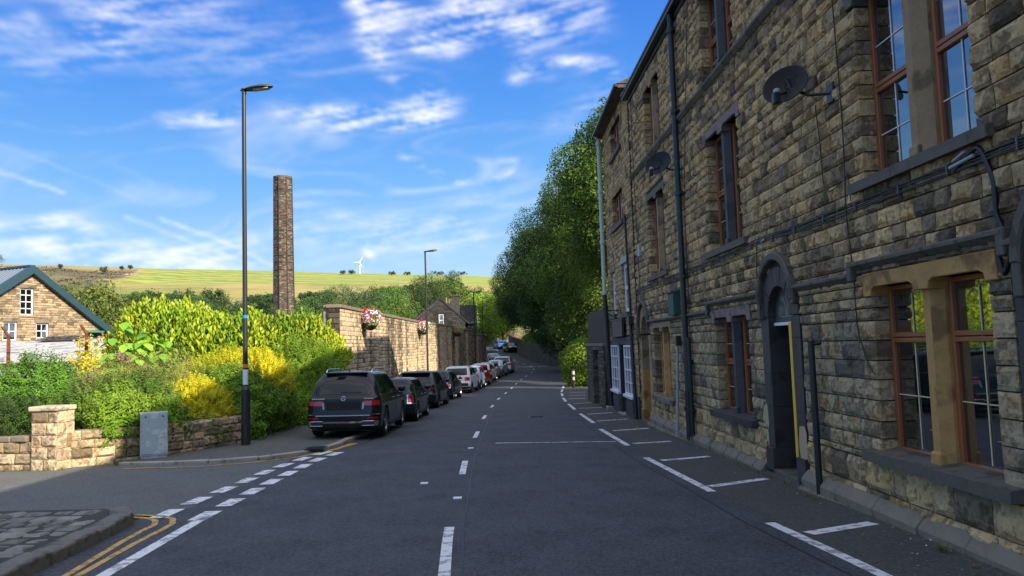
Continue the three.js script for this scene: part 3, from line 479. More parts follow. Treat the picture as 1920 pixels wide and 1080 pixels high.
  for (const [u, v, w, h] of [[-12.0, .62, .13, .22], [-11.98, .28, .06, .2], [-10.6, .36, .16, .3], [-12.0, .12, .05, .12]]) { const pts = []; for (let k = 0; k < 11; k++) { const t = k / 11 * 2 * Math.PI, q = R(.7, 1.1); pts.push([u + w * q * Math.cos(t), v + h * q * Math.sin(t)]); } part('bare_stone_patch', [prism(pts, .003).translate(0, 0, .0215)], mat({ color: rgb(.42, .34, .19), roughness: .9 }), terrace); }
  // roof, gutter, downpipes
  const ridge = -4.1, pitch = .52;
  part('roof', [prism([[.22, 9.2], [.22, 9.27], [ridge, 9.27 + (.22 - ridge) * pitch], [-8.4, 9.27], [-8.4, 9.2], [ridge, 9.2 + (.1 - ridge) * pitch]], 36.4).rotateY(-Math.PI / 2).translate(14, 0, 0)], slateMat, terrace);
  part('added_parapet', [rbox(-9.8, -4.0, 9.2, 9.86, -.34, -.02, .02), rbox(-9.85, -3.95, 9.86, 9.95, -.38, .03, .02)], plinthMat, terrace);  // unseen parapet, added for the shadow it throws on the cabinet corner
  part('gutter', [rbox(-22.5, 14, 9.1, 9.2, .06, .21, .03), box(-22.4, 14, 8.98, 9.12, .02, .06)], ironMat, terrace);
  const pipe = (u, v0, v1, r, m, z = .12) => { const gs = [cyl(r, r, v1 - v0, u, v0, z)]; for (let y = v0 + .6; y < v1; y += 1.83) gs.push(cyl(r * 1.35, r * 1.35, .1, u, y, z), box(u - r * 2, u + r * 2, y + .02, y + .07, -.02, z)); return part('drainpipe', gs, m, terrace); };
  pipe(-16.45, .75, 9.1, .065, blueIronMat); pipe(-16.45, -.28, .75, .075, ironMat, .125); pipe(-16.25, -.3, 1.9, .045, ironMat, .11);
  part('service_pipe', [cyl(.042, .042, 2.0, -9.88, -.22, .13, 12), rod([-9.88, 1.74, .13], [-9.84, 1.76, -.01], .03)], ironMat, terrace);
  part('service_pipe', [rod([-17.52, -.33, .14], [-17.3, 1.75, .1], .033, 10), rod([-17.52, -.38, .14], [-17.5, .0, .14], .045, 10)], greyIronMat, terrace); part('pipe_bracket', [rbox(-17.36, -17.24, 1.72, 1.95, -.02, .14, .02)], ironMat, terrace);
  // cables clipped along the front
  const sag = (pts, r) => tube(pts.map(([u, v], i) => [u, v, .045 + (i % 2) * .008]), r, 5, pts.length * 6);
  const wires = []; for (let k = 0; k < 4; k++) { const pts = []; for (let u = -22.3; u < 3; u += .85) pts.push([u, 3.315 + (k - 1.5) * .028 + .02 * n2(u * .5, k * 9) + (Math.abs(u + 11.3) < .8 ? .05 : 0)]); wires.push(sag(pts, .008)); }
  part('cable', wires, ironMat, terrace);
  { const clips = []; for (let u = -22; u < 2; u += .8 + .3 * Math.sin(u * 7)) clips.push(rbox(u - .009, u + .009, 3.27, 3.37, .0, .066, .004)); part('cable_clip', clips, mat({ color: rgb(.10, .105, .11), roughness: .5 }), terrace); }
  part('cable', [sag([[-9.5, 4.8], [-9.42, 4.3], [-9.4, 3.75], [-9.2, 3.62], [-8.75, 3.68], [-8.7, 3.4]], .007), sag([[-8.85, 8.9], [-8.86, 6.7], [-8.8, 4.4], [-8.83, 3.3], [-8.8, 2.8], [-8.75, 2.5], [-8.75, 1.9], [-8.5, 1.45], [-8.42, 1.4]], .008), sag([[-11.95, 3.3], [-11.97, 2.7], [-11.5, 2.4]], .008), sag([[-15.2, 9], [-16.2, 5], [-16.3, 2.5]], .008), sag([[-6.7, 3.3], [-6.35, 3.42], [-6.2, 3.1], [-6.18, 2.8], [-6.05, 2.5], [-6.15, 2.3], [-6.2, 2.45]], .024), sag([[-21.9, 9], [-21.8, 6], [-21.7, 3.3]], .01)], ironMat, terrace);
  part('cable_sleeve', [rod([-6.75, 3.33, .06], [-6.4, 3.36, .06], .018), rod([-6.7, 3.38, .06], [-6.5, 3.42, .07], .014), rod([-11.7, 3.33, .06], [-11.55, 3.35, .06], .014)], greyIronMat, terrace);
  part('wall_box', [rbox(-21.55, -21.3, 4.25, 4.6, 0, .1, .015), rbox(-21.35, -21.25, 3.75, 3.85, 0, .06, .01)], greyIronMat, terrace);
  part('overflow_pipe', [rod([-20.6, 7.9, 0], [-20.2, 7.75, .35], .02), rod([-20.5, 7.85, .1], [-20.0, 8.05, .3], .015)], greyIronMat, terrace);
}
function dish(name, label, u, v, r, m, armSide) {
  const d = thing(name, label, 'satellite dish', [4.25 - .42, v, u], 0);
  const prof = []; for (let k = 0; k <= 10; k++) { const q = k / 10; prof.push(new THREE.Vector2(r * q + .001, .30 * r * q * q)); } prof.push(new THREE.Vector2(r * 1.02, .30 * r - .012)); for (let k = 10; k >= 0; k--) { const q = k / 10; prof.push(new THREE.Vector2(r * q + .001, .30 * r * q * q - .012)); }
  const look = V(-.45, .28, .62).normalize(), q = new THREE.Quaternion().setFromUnitVectors(V(0, 1, 0), look), bowl = new THREE.LatheGeometry(prof, 36).scale(1, 1, .88).applyQuaternion(q);
  part('reflector', [bowl], m, d);
  const tip = look.clone().multiplyScalar(r * .85).add(V(-.12, -.42 * r / .42, .1));
  part('arm', [rod([0, -.05, 0], [tip.x, tip.y, tip.z], .016, 8), rod([.0, 0, 0], [.2, -.16, armSide * .18], .022, 8), rod([.2, -.16, armSide * .18], [.4, -.2, armSide * .36], .022, 8), rod([0, .1, 0], [.06, -.1, armSide * .05], .03, 8)], ironMat, d);
  part('receiver', [rbox(tip.x - .045, tip.x + .045, tip.y - .1, tip.y + .05, tip.z - .05, tip.z + .05, .02)], ironMat, d); part('receiver_cap', [new THREE.SphereGeometry(.045, 12, 8).translate(tip.x + .02, tip.y + .07, tip.z - .02)], greyIronMat, d);
  part('wall_plate', [rbox(.38, .425, -.32, -.08, armSide * .36 - .09, armSide * .36 + .09, .01)], ironMat, d); return d;
}
const rustyDish = phys({ color: rgb(.036, .029, .023), roughness: .8, map: cleanTex }), blackDish = phys({ color: rgb(.016, .017, .019), roughness: .7 });
dish('satellite_dish', 'brownish weathered satellite dish high on the terrace between two upper windows', -9.45, 5.02, .29, rustyDish, 1);
dish('satellite_dish', 'black satellite dish on the terrace beside the long drainpipe, above a boarded window', -16.85, 5.8, .31, blackDish, 1);
{ const a = thing('alarm_box', 'dark green box fixed to the terrace wall above the moulding by the drainpipe', 'alarm box', [4.25, 2.42, -17.35], -Math.PI / 2), gm = mat({ color: rgb(.02, .075, .062), roughness: .6 }); part('case', [prism([[-.26, 0], [.26, 0], [.26, .5], [0, .56], [-.26, .5]], .2, .012)], gm, a); part('lid', [rbox(-.28, .28, .5, .55, -.0, .24, .012)], gm, a); part('screw', [cyl(.012, .012, .01, -.2, 0, 0).rotateX(Math.PI / 2).translate(0, .06, .2), cyl(.012, .012, .01, .2, 0, 0).rotateX(Math.PI / 2).translate(0, .06, .2)], ironMat, a); }

// ───────────────────────── house with white shop windows, then the outhouse ─────────────────────────
const pub = thing('stone_house', 'narrow stone house with white small-paned shop windows, next along from the terrace', 'house', [4.2, 0, -22.42], -Math.PI / 2 - .0115);
{
  reseed(202);
  const op = [[-3.55, -1.5, 8.15, 9.2], [-3.75, -1.6, 5.75, 6.82], [-4.9, -3.85, 2.82, 4.3], [-2.35, -1.15, 2.78, 4.36], [-4.95, -3.35, .2, 1.74], [-2.05, -.55, .2, 1.74], [-3.05, -2.15, -.6, 1.8]];
  const wall = prism([[-5.6, -1.1], [0, -1.1], [0, 9.6], [-5.6, 9.6]], .34, 0, op.map(([a, b, c, d]) => [[a - .018, c - .018], [b + .018, c - .018], [b + .018, d + .018], [a - .018, d + .018]])).translate(0, 0, -.355);
  part('wall', [wall, box(-5.6, 0, -1.1, 9.6, -8, -.8), box(-5.6, -5.35, -1.1, 9.6, -.8, -.36)], mortarMat, pub);
  const rects = courses(-5.58, -.02, .2, 9.5, { hh: [.13, .18], ll: [.3, .62], breaks: [2.05, 2.8, 4.35, 5.75, 6.82, 8.15, 9.2, 1.76], openings: [...op, [-5, -.5, 1.74, 2.02], ...op.slice(2, 4).map(([a, b, c, d]) => [a - .12, b + .12, d, d + .2])] });
  const side = courses(-8, -.0, 1.5, 9.5, { hh: [.15, .2], ll: [.3, .6] });
  layStones(pub, [{ rects, colour: facadeTone(.16), opts: { bulge: .016, jamb: .16 } }, { rects: side, matrix: new THREE.Matrix4().makeRotationY(-Math.PI / 2).setPosition(-5.6, 0, -8), colour: facadeTone(.2), opts: { plain: true } }], stoneMat);
  const pinkMat = mat({ color: rgb(.5, .42, .42), roughness: .7 });
  const multi = (u0, u1, v0, v1, n, fm) => { const w = new THREE.Group(); w.name = 'window'; pub.add(w); const s = (u1 - u0) / n; for (let k = 0; k < n; k++) casement(w, u0 + k * s, u0 + (k + 1) * s - .02, v0, v1, -.16, fm, { t: .05, transom: k % 2 ? null : v0 + (v1 - v0) * .6 }); part('sill', [rbox(u0 - .12, u1 + .12, v0 - .14, v0 + .005, -.2, .09, .012)], dressedMat, w); };
  multi(-3.55, -1.5, 8.15, 9.2, 4, frameMat); multi(-3.75, -1.6, 5.75, 6.82, 4, frameMat);
  for (const [a, b, c, d] of op.slice(2, 4)) { const w = new THREE.Group(); w.name = 'window'; pub.add(w); casement(w, a, b, c, d, -.11, whiteMat, { t: .14, transom: (c + d) / 2 }); part('sill', [rbox(a - .12, b + .12, c - .16, c + .003, -.22, .1, .012)], dressedMat, w); part('lintel', [rbox(a - .14, b + .14, d + .003, d + .2, -.22, .03, .012)], b > -2 ? mat({ color: rgb(.35, .4, .38), roughness: .8 }) : tanSmoothMat, w); part('inner_reveal', [box(b - .07, b + .0, c + .01, d - .01, -.16, -.01)], whiteMat, w); }
  // shop windows: white boxes standing proud, eight rows of small panes
  for (const [a, b, c, d] of op.slice(4, 6)) {
    const w = new THREE.Group(); w.name = 'shop_window'; pub.add(w); const z = .1, cols = 3, rows = 4, t = .06, gs = [rbox(a, a + t, c, d, -.2, z, .01), rbox(b - t, b, c, d, -.2, z, .01), rbox(a, b, c, c + t, -.2, z + .004, .01), rbox(a, b, d - t, d, -.2, z + .004, .01)];
    for (let k = 1; k < cols; k++) { const x = a + (b - a) * k / cols; gs.push(box(x - .02, x + .02, c + t, d - t, z - .04, z - .004)); } for (let k = 1; k < rows; k++) { const y = c + (d - c) * k / rows; gs.push(box(a + t, b - t, y - .02, y + .02, z - .042, z - .008)); }
    part('frame', gs, whiteMat, w); for (let i = 0; i < cols; i++) for (let j = 0; j < rows; j++) { const pw = (b - a) / cols / 2 - .025, ph = (d - c) / rows / 2 - .025, p = part('pane', [box(-pw, pw, -ph, ph, -.003, .003)], glassMat, w); p.position.set(a + (b - a) * (i + .5) / cols, c + (d - c) * (j + .5) / rows, z - .04); p.rotation.set(R(-.02, .02), R(-.03, .03), 0); }
    part('sill', [rbox(a - .05, b + .05, c - .1, c + .003, -.1, z + .08, .03)], whiteMat, w); part('stall_riser', [rbox(a, b, -.9, c - .1, -.1, z - .02, .012), rbox(a + .12, b - .12, -.3, c - .2, z - .03, z + .005, .008)], mat({ color: rgb(.045, .055, .065), roughness: .55 }), w);
  }
  part('render_band', [rbox(-.55, -.02, -1, .22, -.05, .03, .01), rbox(-5.58, -4.95, -1, .2, -.05, .03, .01)], mat({ color: rgb(.06, .065, .07), map: cleanTex, roughness: .8 }, 1.5), pub); part('fascia', [rbox(-5.05, -.45, 1.755, 2.0, -.06, .05, .012)], mat({ color: rgb(.1, .09, .08), map: cleanTex, roughness: .8 }, 1.2), pub);
  part('door', [box(-3.05, -2.15, -.6, 1.8, -.34, -.3), rbox(-2.95, -2.25, .6, 1.55, -.31, -.27, .01), rbox(-2.95, -2.25, -.45, .4, -.31, -.27, .01)], blackMat, pub); part('door_post', [rbox(-3.1, -3.0, -.6, 1.8, -.2, .08, .01), rbox(-2.2, -2.1, -.6, 1.8, -.2, .08, .01)], pinkMat.clone(), pub).material.color.setRGB(.03, .025, .028);
  part('doorstep', [rbox(-3.15, -2.05, -.75, -.46, -.1, .2, .02)], kerbMat, pub);
  part('roof', [(() => { const g = new THREE.BufferGeometry(), e = 9.62, r = 11.6, P = [[.05, e, .3], [-5.85, e, .3], [-5.85, e, -8.3], [.05, e, -8.3], [.05, r, -4], [-2.9, r, -4]]; g.setAttribute('position', new THREE.Float32BufferAttribute([0, 1, 5, 0, 5, 4, 1, 2, 5, 2, 3, 4, 2, 4, 5, 3, 0, 4, 0, 3, 2, 0, 2, 1].flatMap((i) => P[i]), 3)); g.computeVertexNormals(); return g; })(), box(-5.8, .02, 9.5, 9.62, -.05, .26)], slateMat, pub);
  part('gutter', [rbox(-5.9, .02, 9.52, 9.63, .262, .38, .03)], ironMat, pub);
  { const gs = [cyl(.075, .075, 5.9, -5.55, 3.55, .16)]; for (const y of [3.6, 5.5, 7.4, 9.2]) gs.push(cyl(.1, .1, .12, -5.55, y, .16)); gs.push(rod([-5.55, 9.4, .16], [-5.5, 9.55, .3], .06)); part('drainpipe', gs, mat({ color: rgb(.52, .56, .53), roughness: .5 }), pub); const gb = [rod([-5.55, 3.6, .16], [-5.0, -.45, .16], .085, 12)]; gb.push(cyl(.12, .12, .14, -5.5, 3.0, .16), cyl(.12, .12, .14, -5.2, 1.0, .16)); part('drainpipe', gb, ironMat, pub); part('gully', [rbox(-5.2, -4.9, -.62, -.42, .02, .32, .03)], kerbMat, pub); }
  part('drainpipe', [rod([-.95, 5.8, .06], [-.6, 2.4, .06], .035), rod([-.6, 2.4, .08], [-.3, -.45, .08], .05), rbox(-.72, -.42, 2.35, 2.62, 0, .16, .02)], ironMat, pub); part('overflow_pipe', [rod([-.35, -.5, .06], [-.42, .25, .06], .03)], greyIronMat, pub);
  part('cable', [tube([[-5.3, 6.0, .05], [-3.7, 5.5, .05], [-1.6, 5.45, .05], [-.2, 5.7, .05]], .012, 5)], ironMat, pub);
  // rough stack of stone where the taller roof meets the terrace
  part('verge_stone', Array.from({ length: 16 }, (_, i) => rbox(-.25, .02, 9.28 + i * .075, 9.35 + i * .075, -.2 - i * .24 - R(.2, .5), .12 - i * .24 + R(-.05, .05), .015, 1)), mat({ color: rgb(.40, .27, .16), map: cleanTex, bumpMap: stoneBump, bumpScale: .01 }, 1), pub);
}
{ const s = thing('hanging_sign', 'dark slate coloured name board with faint lettering above the shop windows', 'sign', [4.2 - .06, 2.02, -22.42 - 3.0], -Math.PI / 2 - .0115), bm = mat({ color: rgb(.016, .02, .034), roughness: .5 });
  part('board', [rbox(-1.15, 1.15, .02, .56, 0, .05, .012)], bm, s); part('board_rim', [rbox(-1.2, 1.2, .54, .59, 0, .07, .01), rbox(-1.2, 1.2, 0, .05, 0, .07, .01), rbox(-1.2, -1.15, .04, .55, 0, .07, .01), rbox(1.15, 1.2, .04, .55, 0, .07, .01)], bm, s);
  const pale = mat({ color: rgb(.08, .1, .13), roughness: .7 }); reseed(3); const gs = []; for (let x = -.9; x < .85; ) { const w = R(.1, .2); gs.push(box(x, x + w * .75, .27, .27 + R(.13, .19), .05, .053)); x += w + .04; } gs.push(box(-.35, .45, .1, .17, .05, .053)); part('worn_lettering', gs, pale, s); }
{ const b = thing('wall_bracket', 'black scrolled iron bracket on the stone house beneath its white sash windows', 'bracket', [4.2, 2.7, -22.42 - 2.75], -Math.PI / 2); part('arm', [rod([0, .2, 0], [0, .2, .55], .018), tube([[0, -.1, 0], [0, 0, .25], [0, .2, .5]], .014), new THREE.TorusGeometry(.07, .012, 6, 14).rotateY(Math.PI / 2).translate(0, .1, .12)], ironMat, b); part('back_plate', [rbox(-.04, .04, -.15, .28, 0, .02, .005)], ironMat, b); }
const outhouse = thing('outhouse', 'low dark stone outhouse with a black board fence on top, beyond the white windows', 'outhouse', [4.0, 0, -28.1], -Math.PI / 2);
{
  reseed(303);
  const op = [[-3.1, -1.5, -.9, 1.55]];
  part('wall', [prism([[-5.2, -1.3], [0, -1.3], [0, 1.7], [-5.2, 1.7]], .4, 0, [[[-3.12, -1.28], [-1.48, -1.28], [-1.48, 1.56], [-3.12, 1.56]]]).translate(0, 0, -.42), box(-5.2, -4.9, -1.3, 1.7, -4, -.43), box(-4.9, 0, -1.3, 1.65, -4, -3.7)], mortarMat, outhouse);
  const tone = (q) => mixc([.22, .19, .13], [.12, .105, .08], rnd());
  layStones(outhouse, [{ rects: courses(-5.2, 0, -.95, 1.7, { hh: [.1, .17], ll: [.2, .45], openings: op, breaks: [1.55] }), colour: tone, opts: { bulge: .03, jamb: .2 } }, { rects: courses(-4, 0, -.95, 1.7, { hh: [.1, .17], ll: [.2, .45] }), matrix: new THREE.Matrix4().makeRotationY(-Math.PI / 2).setPosition(-5.2, 0, -4), colour: tone }], stoneMat, 120);
  part('coping', [rbox(-5.25, .02, 1.7, 1.82, -.45, .05, .02)], plinthMat, outhouse); part('lintel', [rbox(-3.3, -1.3, 1.56, 1.69, -.4, .02, .015)], plinthMat, outhouse);
  part('door', [box(-3.1, -1.5, -1, 1.55, -.36, -.32)], blackMat, outhouse); part('door_stop', [rbox(-1.95, -1.75, -1, 1.5, -.3, -.2, .01)], plinthMat, outhouse);
  for (let i = 0; i < 34; i++) { const b = part('fence_board', [rbox(-.07, .07, 0, 1.3, -.012, .012, .004, 1)], mat({ color: rgb(.018, .018, .02).multiplyScalar(R(.8, 1.4)), roughness: .7 }), outhouse); b.position.set(-5.12 + i * .152, 1.8 + R(-.01, .01), -.1); }
  for (let i = 0; i < 24; i++) { const b = part('fence_board', [rbox(-.07, .07, 0, 1.3, -.012, .012, .004, 1)], mat({ color: rgb(.02, .02, .022), roughness: .7 }), outhouse); b.position.set(-5.2, 1.8, -.2 - i * .152); b.rotation.y = Math.PI / 2; }
  part('fence_rail', [box(-5.2, 0, 2.0, 2.08, -.16, -.115), box(-5.2, 0, 2.8, 2.88, -.16, -.115)], ironMat, outhouse);
}
// ───────────────────────── walls of the far side ─────────────────────────
// faces of a wall that follows a path (its stones look to the right of the path); base and top give heights by (x, z)
function pathWall(owner, path, { base, top, thick = .35, stone = {}, level = false, core = mortarMat }) {
  const faces = [], cores = [];
  for (let i = 0; i + 1 < path.length; i++) {
    const [ax, az] = path[i], [bx, bz] = path[i + 1], L = Math.hypot(bx - ax, bz - az), ya = level ? 0 : base(ax, az), yb = level ? 0 : base(bx, bz);
    const ex = V(bx - ax, yb - ya, bz - az).normalize(), ey = V(0, 1, 0), ez = V(-(bz - az) / L, 0, (bx - ax) / L), m = new THREE.Matrix4().makeBasis(ex, ey, ez).setPosition(ax, ya, az);
    const v0 = level ? Math.min(base(ax, az), base(bx, bz)) - .1 : -.08, v1 = level ? Math.min(top(ax, az), top(bx, bz)) : top(ax, az) - base(ax, az), Lx = Math.hypot(L, yb - ya);
    faces.push({ rects: courses(0, Lx, v0, v1, stone), matrix: m, a: path[i] });
    cores.push(box(-.02, Lx + .02, v0, v1 - .005, -thick, -.012).applyMatrix4(m));
  }
  part('wall_core', cores, core, owner); return faces;
}
const gardenWall = thing('garden_wall', 'low rough stone garden wall curving round the planted corner', 'wall');
{
  reseed(404);
  const h = (x, z) => G(z) + (x < -9.4 ? .56 : .72);
  const tone = (q) => sc(mixc([.66, .52, .33], [.40, .32, .20], rnd()), rnd() < .25 ? .5 : R(.8, 1.1));
  const o = { base: (x, z) => G(z), top: h, core: paleMortarMat, stone: { hh: [.15, .24], ll: [.2, .5] } };
  const f = [...pathWall(gardenWall, lowWall.slice(0, 2).concat([[-9.22, -15.62]]), o), ...pathWall(gardenWall, [[-8.62, -15.78], ...lowWall.slice(3)], o)];
  layStones(gardenWall, f.map((k) => ({ ...k, colour: tone, opts: { bulge: .045 } })), stoneMat, 260);
  reseed(405); const cope = [];
  for (const p of [[[-14, -16.0], [-10.1, -15.75], [-9.36, -15.6]], [[-6.2, -22], [-6.3, -25], [-6.2, -27.9]]]) for (let i = 0; i + 1 < p.length; i++) { const [a, b] = [p[i], p[i + 1]], L = Math.hypot(b[0] - a[0], b[1] - a[1]), n = Math.max(1, Math.round(L / .5)); for (let k = 0; k < n; k++) { const t = (k + .5) / n, x = a[0] + (b[0] - a[0]) * t, z = a[1] + (b[1] - a[1]) * t, s = part('coping_stone', [rbox(-L / n / 2 + .008, L / n / 2 - .008, 0, R(.09, .14), -.2, .2, .03)], plinthMat, gardenWall); const nx = -(b[1] - a[1]) / L, nz = (b[0] - a[0]) / L; s.position.set(x - nx * .17, h(x, z) - .01, z - nz * .17); s.rotation.y = Math.atan2(-(b[1] - a[1]), b[0] - a[0]) + R(-.03, .03); } }
}
{
  reseed(410); const p = thing('gate_pillar', 'square sunlit stone gate pillar with a flat cap at the end of the garden wall', 'pillar', [-8.93, G(-15.6), -15.72], -.2);
  part('pillar_core', [box(-.28, .28, -.1, 1.14, -.22, .22)], paleMortarMat, p); const tone = () => mixc([.80, .62, .40], [.52, .41, .27], rnd());
  const mk = (m, w) => ({ rects: courses(0, w, -.05, 1.15, { hh: [.2, .25], ll: [.24, .44] }), matrix: m, colour: tone, opts: { bulge: .03 } });
  layStones(p, [mk(new THREE.Matrix4().setPosition(-.29, 0, .23), .58), mk(new THREE.Matrix4().makeRotationY(Math.PI / 2).setPosition(.29, 0, .23), .46), mk(new THREE.Matrix4().makeRotationY(-Math.PI / 2).setPosition(-.29, 0, -.23), .46)], stoneMat);
  part('cap_stone', [rbox(-.34, .33, 1.15, 1.25, -.26, .28, .03)], mat({ color: rgb(.58, .5, .36), map: cleanTex, bumpMap: stoneBump, bumpScale: .008 }, 1), p);
}
const longWall = thing('retaining_wall', 'tall sunlit coursed stone wall with dark water stains and painted tree shade at its far end beside the parked cars', 'wall');
{
  reseed(420);
  const top = (x, z) => z > -62 ? 3.42 : z > -72 ? 3.3 : 2.95, o = { base: (x, z) => G(z), top, level: true, thick: .6, stone: { hh: [.14, .19], ll: [.24, .5] }, core: paleMortarMat };
  const f = pathWall(longWall, wallPath, o);
  const stainAndShade = (z, y) => { const s = n2(z * .55, 1.7) + .6 * n2(z * 1.9, 8) + (z < -59 ? .75 : 0) + (z < -38 && z > -41 ? .4 : 0); return smoothstep(s + (3.4 - y) * -.05, -.02, .5); };  // water stains, with tree shade painted into the far end
  const faces = f.map((k) => ({ rects: k.rects, matrix: k.matrix, opts: { bulge: .022, plain: true }, colour: (q) => { const c = V((q.x0 + q.x1) / 2, (q.y0 + q.y1) / 2, 0).applyMatrix4(k.matrix), s = stainAndShade(c.z, c.y), base = mixc([.66, .52, .34], [.46, .36, .24], rnd()), low = smoothstep(1.4 - c.y + n2(c.z * .7, 3) * .8, 0, 1); return mixc(mixc(base, [.78, .62, .38], low * .6), [.10, .08, .055], s * R(.55, 1)); } }));
  // the end pier that faces the garden
  const pier = new THREE.Matrix4().setPosition(-6.04, 0, -27.9);
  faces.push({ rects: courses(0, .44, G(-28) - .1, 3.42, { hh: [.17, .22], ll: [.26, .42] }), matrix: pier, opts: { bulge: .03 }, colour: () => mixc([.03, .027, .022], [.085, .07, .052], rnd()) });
  part('pier_core', [box(-6.03, -5.62, -1, 3.42, -28.7, -27.92)], paleMortarMat, longWall);
  layStones(longWall, faces, paleStoneMat);
  const cope = []; reseed(421);
  for (let i = 0; i + 1 < wallPath.length; i++) { const [a, b] = [wallPath[i], wallPath[i + 1]], L = Math.hypot(b[0] - a[0], b[1] - a[1]), n = Math.round(L / .75), y = Math.min(top(...a), top(...b)), nx = -(b[1] - a[1]) / L, nz = (b[0] - a[0]) / L; for (let k = 0; k < n; k++) { const t = (k + .5) / n; const s = part('coping_stone', [rbox(-L / n / 2 + .006, L / n / 2 - .006, 0, .13, -.62, .07, .02, 1)], plinthMat, longWall); s.position.set(a[0] + (b[0] - a[0]) * t, y, a[1] + (b[1] - a[1]) * t); s.rotation.y = Math.atan2(-(b[1] - a[1]), b[0] - a[0]); } }
  part('coping_stone', [rbox(-6.1, -5.55, 3.42, 3.55, -28.8, -27.84, .02)], plinthMat, longWall);
}
{ reseed(430); const w = thing('boundary_wall', 'shaded field stone wall along the outside of the far bend beneath the trees', 'wall'); const f = pathWall(w, [[8.2, -82.5], [6.5, -87.5], [5.9, -92], [5.3, -98], [4.7, -105], [4.1, -115], [3.6, -125], [2.9, -140]], { base: (x, z) => G(z), top: (x, z) => G(z) + 2.2, stone: { hh: [.18, .26], ll: [.3, .6] } }); layStones(w, f.map((k) => ({ ...k, matrix: k.matrix.clone().multiply(new THREE.Matrix4().makeRotationY(Math.PI)).multiply(new THREE.Matrix4().makeTranslation(-Math.max(...k.rects.map((q) => q.x1)), 0, .35)), colour: () => mixc([.2, .17, .12], [.12, .105, .08], rnd()), opts: { plain: true } })), stoneMat, 80); }
{ reseed(431); const w = thing('boundary_wall', 'distant low brown stone wall where the road turns out of sight', 'wall'); const f = pathWall(w, [[-9, -138], [-4.5, -146], [0, -156], [6, -168]], { base: (x, z) => G(z), top: (x, z) => G(z) + 1.6, stone: { hh: [.25, .35], ll: [.4, .8] } }); layStones(w, f.map((k) => ({ ...k, colour: () => mixc([.24, .17, .11], [.16, .12, .09], rnd()), opts: { plain: true } })), paleStoneMat, 0); }

// ───────────────────────── street furniture ─────────────────────────
const steel = phys({ color: rgb(.02, .021, .024), roughness: .4 });
function lampPost(x, z, h, label, turn, near) {
  const p = thing('street_lamp', label, 'street lamp', [x, G(z) + .05, z], turn, 'street lamps along the parked cars');
  part('base', [cyl(.105, .1, 1.32, 0, 0, 0, 20), cyl(.1, .06, .09, 0, 1.32, 0, 20), rbox(-.04, .04, .5, .85, .085, .112, .01)], steel, p);
  part('pole', [cyl(.06, .048, h - 1.4, 0, 1.4, 0, 18)], steel, p);
  if (near) { part('white_band', [cyl(.0625, .062, .36, 0, 1.44, 0, 20)], whiteMat, p); part('orange_sticker', [cyl(.0625, .0622, .085, 0, 1.84, 0, 20)], mat({ color: rgb(.7, .22, .03) }), p); part('blue_band', [cyl(.06, .06, .075, 0, 3.03, 0, 20)], mat({ color: rgb(.01, .22, .55) }), p); }
  const head = part('lantern', [(() => { const g = new THREE.SphereGeometry(1, 24, 12), q = g.attributes.position; for (let i = 0; i < q.count; i++) { let X = q.getX(i), Yy = q.getY(i), Z = q.getZ(i); const t = (X + 1) / 2; q.setXYZ(i, .32 + X * .42, Yy > 0 ? Yy * .085 * (.5 + .7 * t) : Yy * .03 - .0, Z * .17 * (.55 + .5 * Math.sin(t * Math.PI * .8))); } g.computeVertexNormals(); return g; })(), cyl(.055, .06, .14, 0, -.1, 0)], mat({ color: rgb(.03, .04, .036), roughness: .5 }), p); head.position.y = h + .04; head.rotation.z = .09;
  part('lens', [rbox(.25, .62, -.045, -.022, -.09, .09, .01)], mat({ color: rgb(.5, .52, .5), roughness: .25 }), head); if (near) part('photocell', [cyl(.006, .004, .12, .12, .06, 0)], ironMat, head);
}
lampPost(-6.0, -18.55, 8.62, 'tall black street lamp before the yellow shrub, ringed with white and blue bands', -.05, true);
lampPost(-4.0, -45.5, 8.4, 'slim black street lamp against the sunlit stone wall, behind the dark cars', 0);
lampPost(-1.75, -68, 7.5, 'black street lamp at the shaded end of the stone wall near the dark gabled house', .1);
lampPost(-1.55, -103, 7.2, 'small far street lamp in front of the light green trees past the wall', .1);
{ const c = thing('utility_cabinet', 'grey steel utility cabinet scuffed and scratched, standing against the low garden wall', 'cabinet', [-7.38, G(-17.0) + .03, -16.75], .48);
  const scuff = texture(256, (u, v) => { const s = smoothstep(pf(u, v, 8, 5, 140), .58, .68) * .5 + smoothstep(Math.abs(pf(u, v, 22, 3, 144) - .5), .03, 0) * .22, k = .62 + s + .1 * (pf(u, v, 50, 2, 150) - .5); return [k * .92, k, k]; }), m = mat({ color: rgb(.46, .51, .52), map: scuff, roughness: .5 }, .9);
  part('case', [rbox(-.27, .27, .06, .98, -.14, .14, .012), box(-.25, .25, 0, .06, -.12, .12)], m, c); part('door', [rbox(-.25, .25, .1, .95, .141, .155, .006)], m, c); part('vent', Array.from({ length: 6 }, (_, i) => box(-.282, -.268, (i < 3 ? .74 : .12) + (i % 3) * .03, (i < 3 ? .752 : .132) + (i % 3) * .03, -.08, .08)), ironMat, c); for (const x of [-.17, .17]) part('lock', [cyl(.016, .016, .012, 0, 0, 0).rotateX(Math.PI / 2).translate(x, .89, .155)], ironMat, c); part('handle', [rbox(.1, .22, .45, .47, .155, .17, .004)], m, c); }
{ const b = thing('bollard', 'black and white banded bollard on the footway past the outhouse', 'bollard', [4.78, G(-47), -47.2]); part('post', [cyl(.085, .085, 1.1, 0, 0, 0, 18), cyl(.085, .05, .05, 0, 1.1, 0, 18)], ironMat, b); part('white_band', [cyl(.088, .088, .22, 0, .84, 0, 18)], mat({ color: rgb(.5, .5, .48) }), b); part('grey_band', [cyl(.088, .088, .2, 0, .5, 0, 18)], mat({ color: rgb(.4, .38, .35) }), b); }

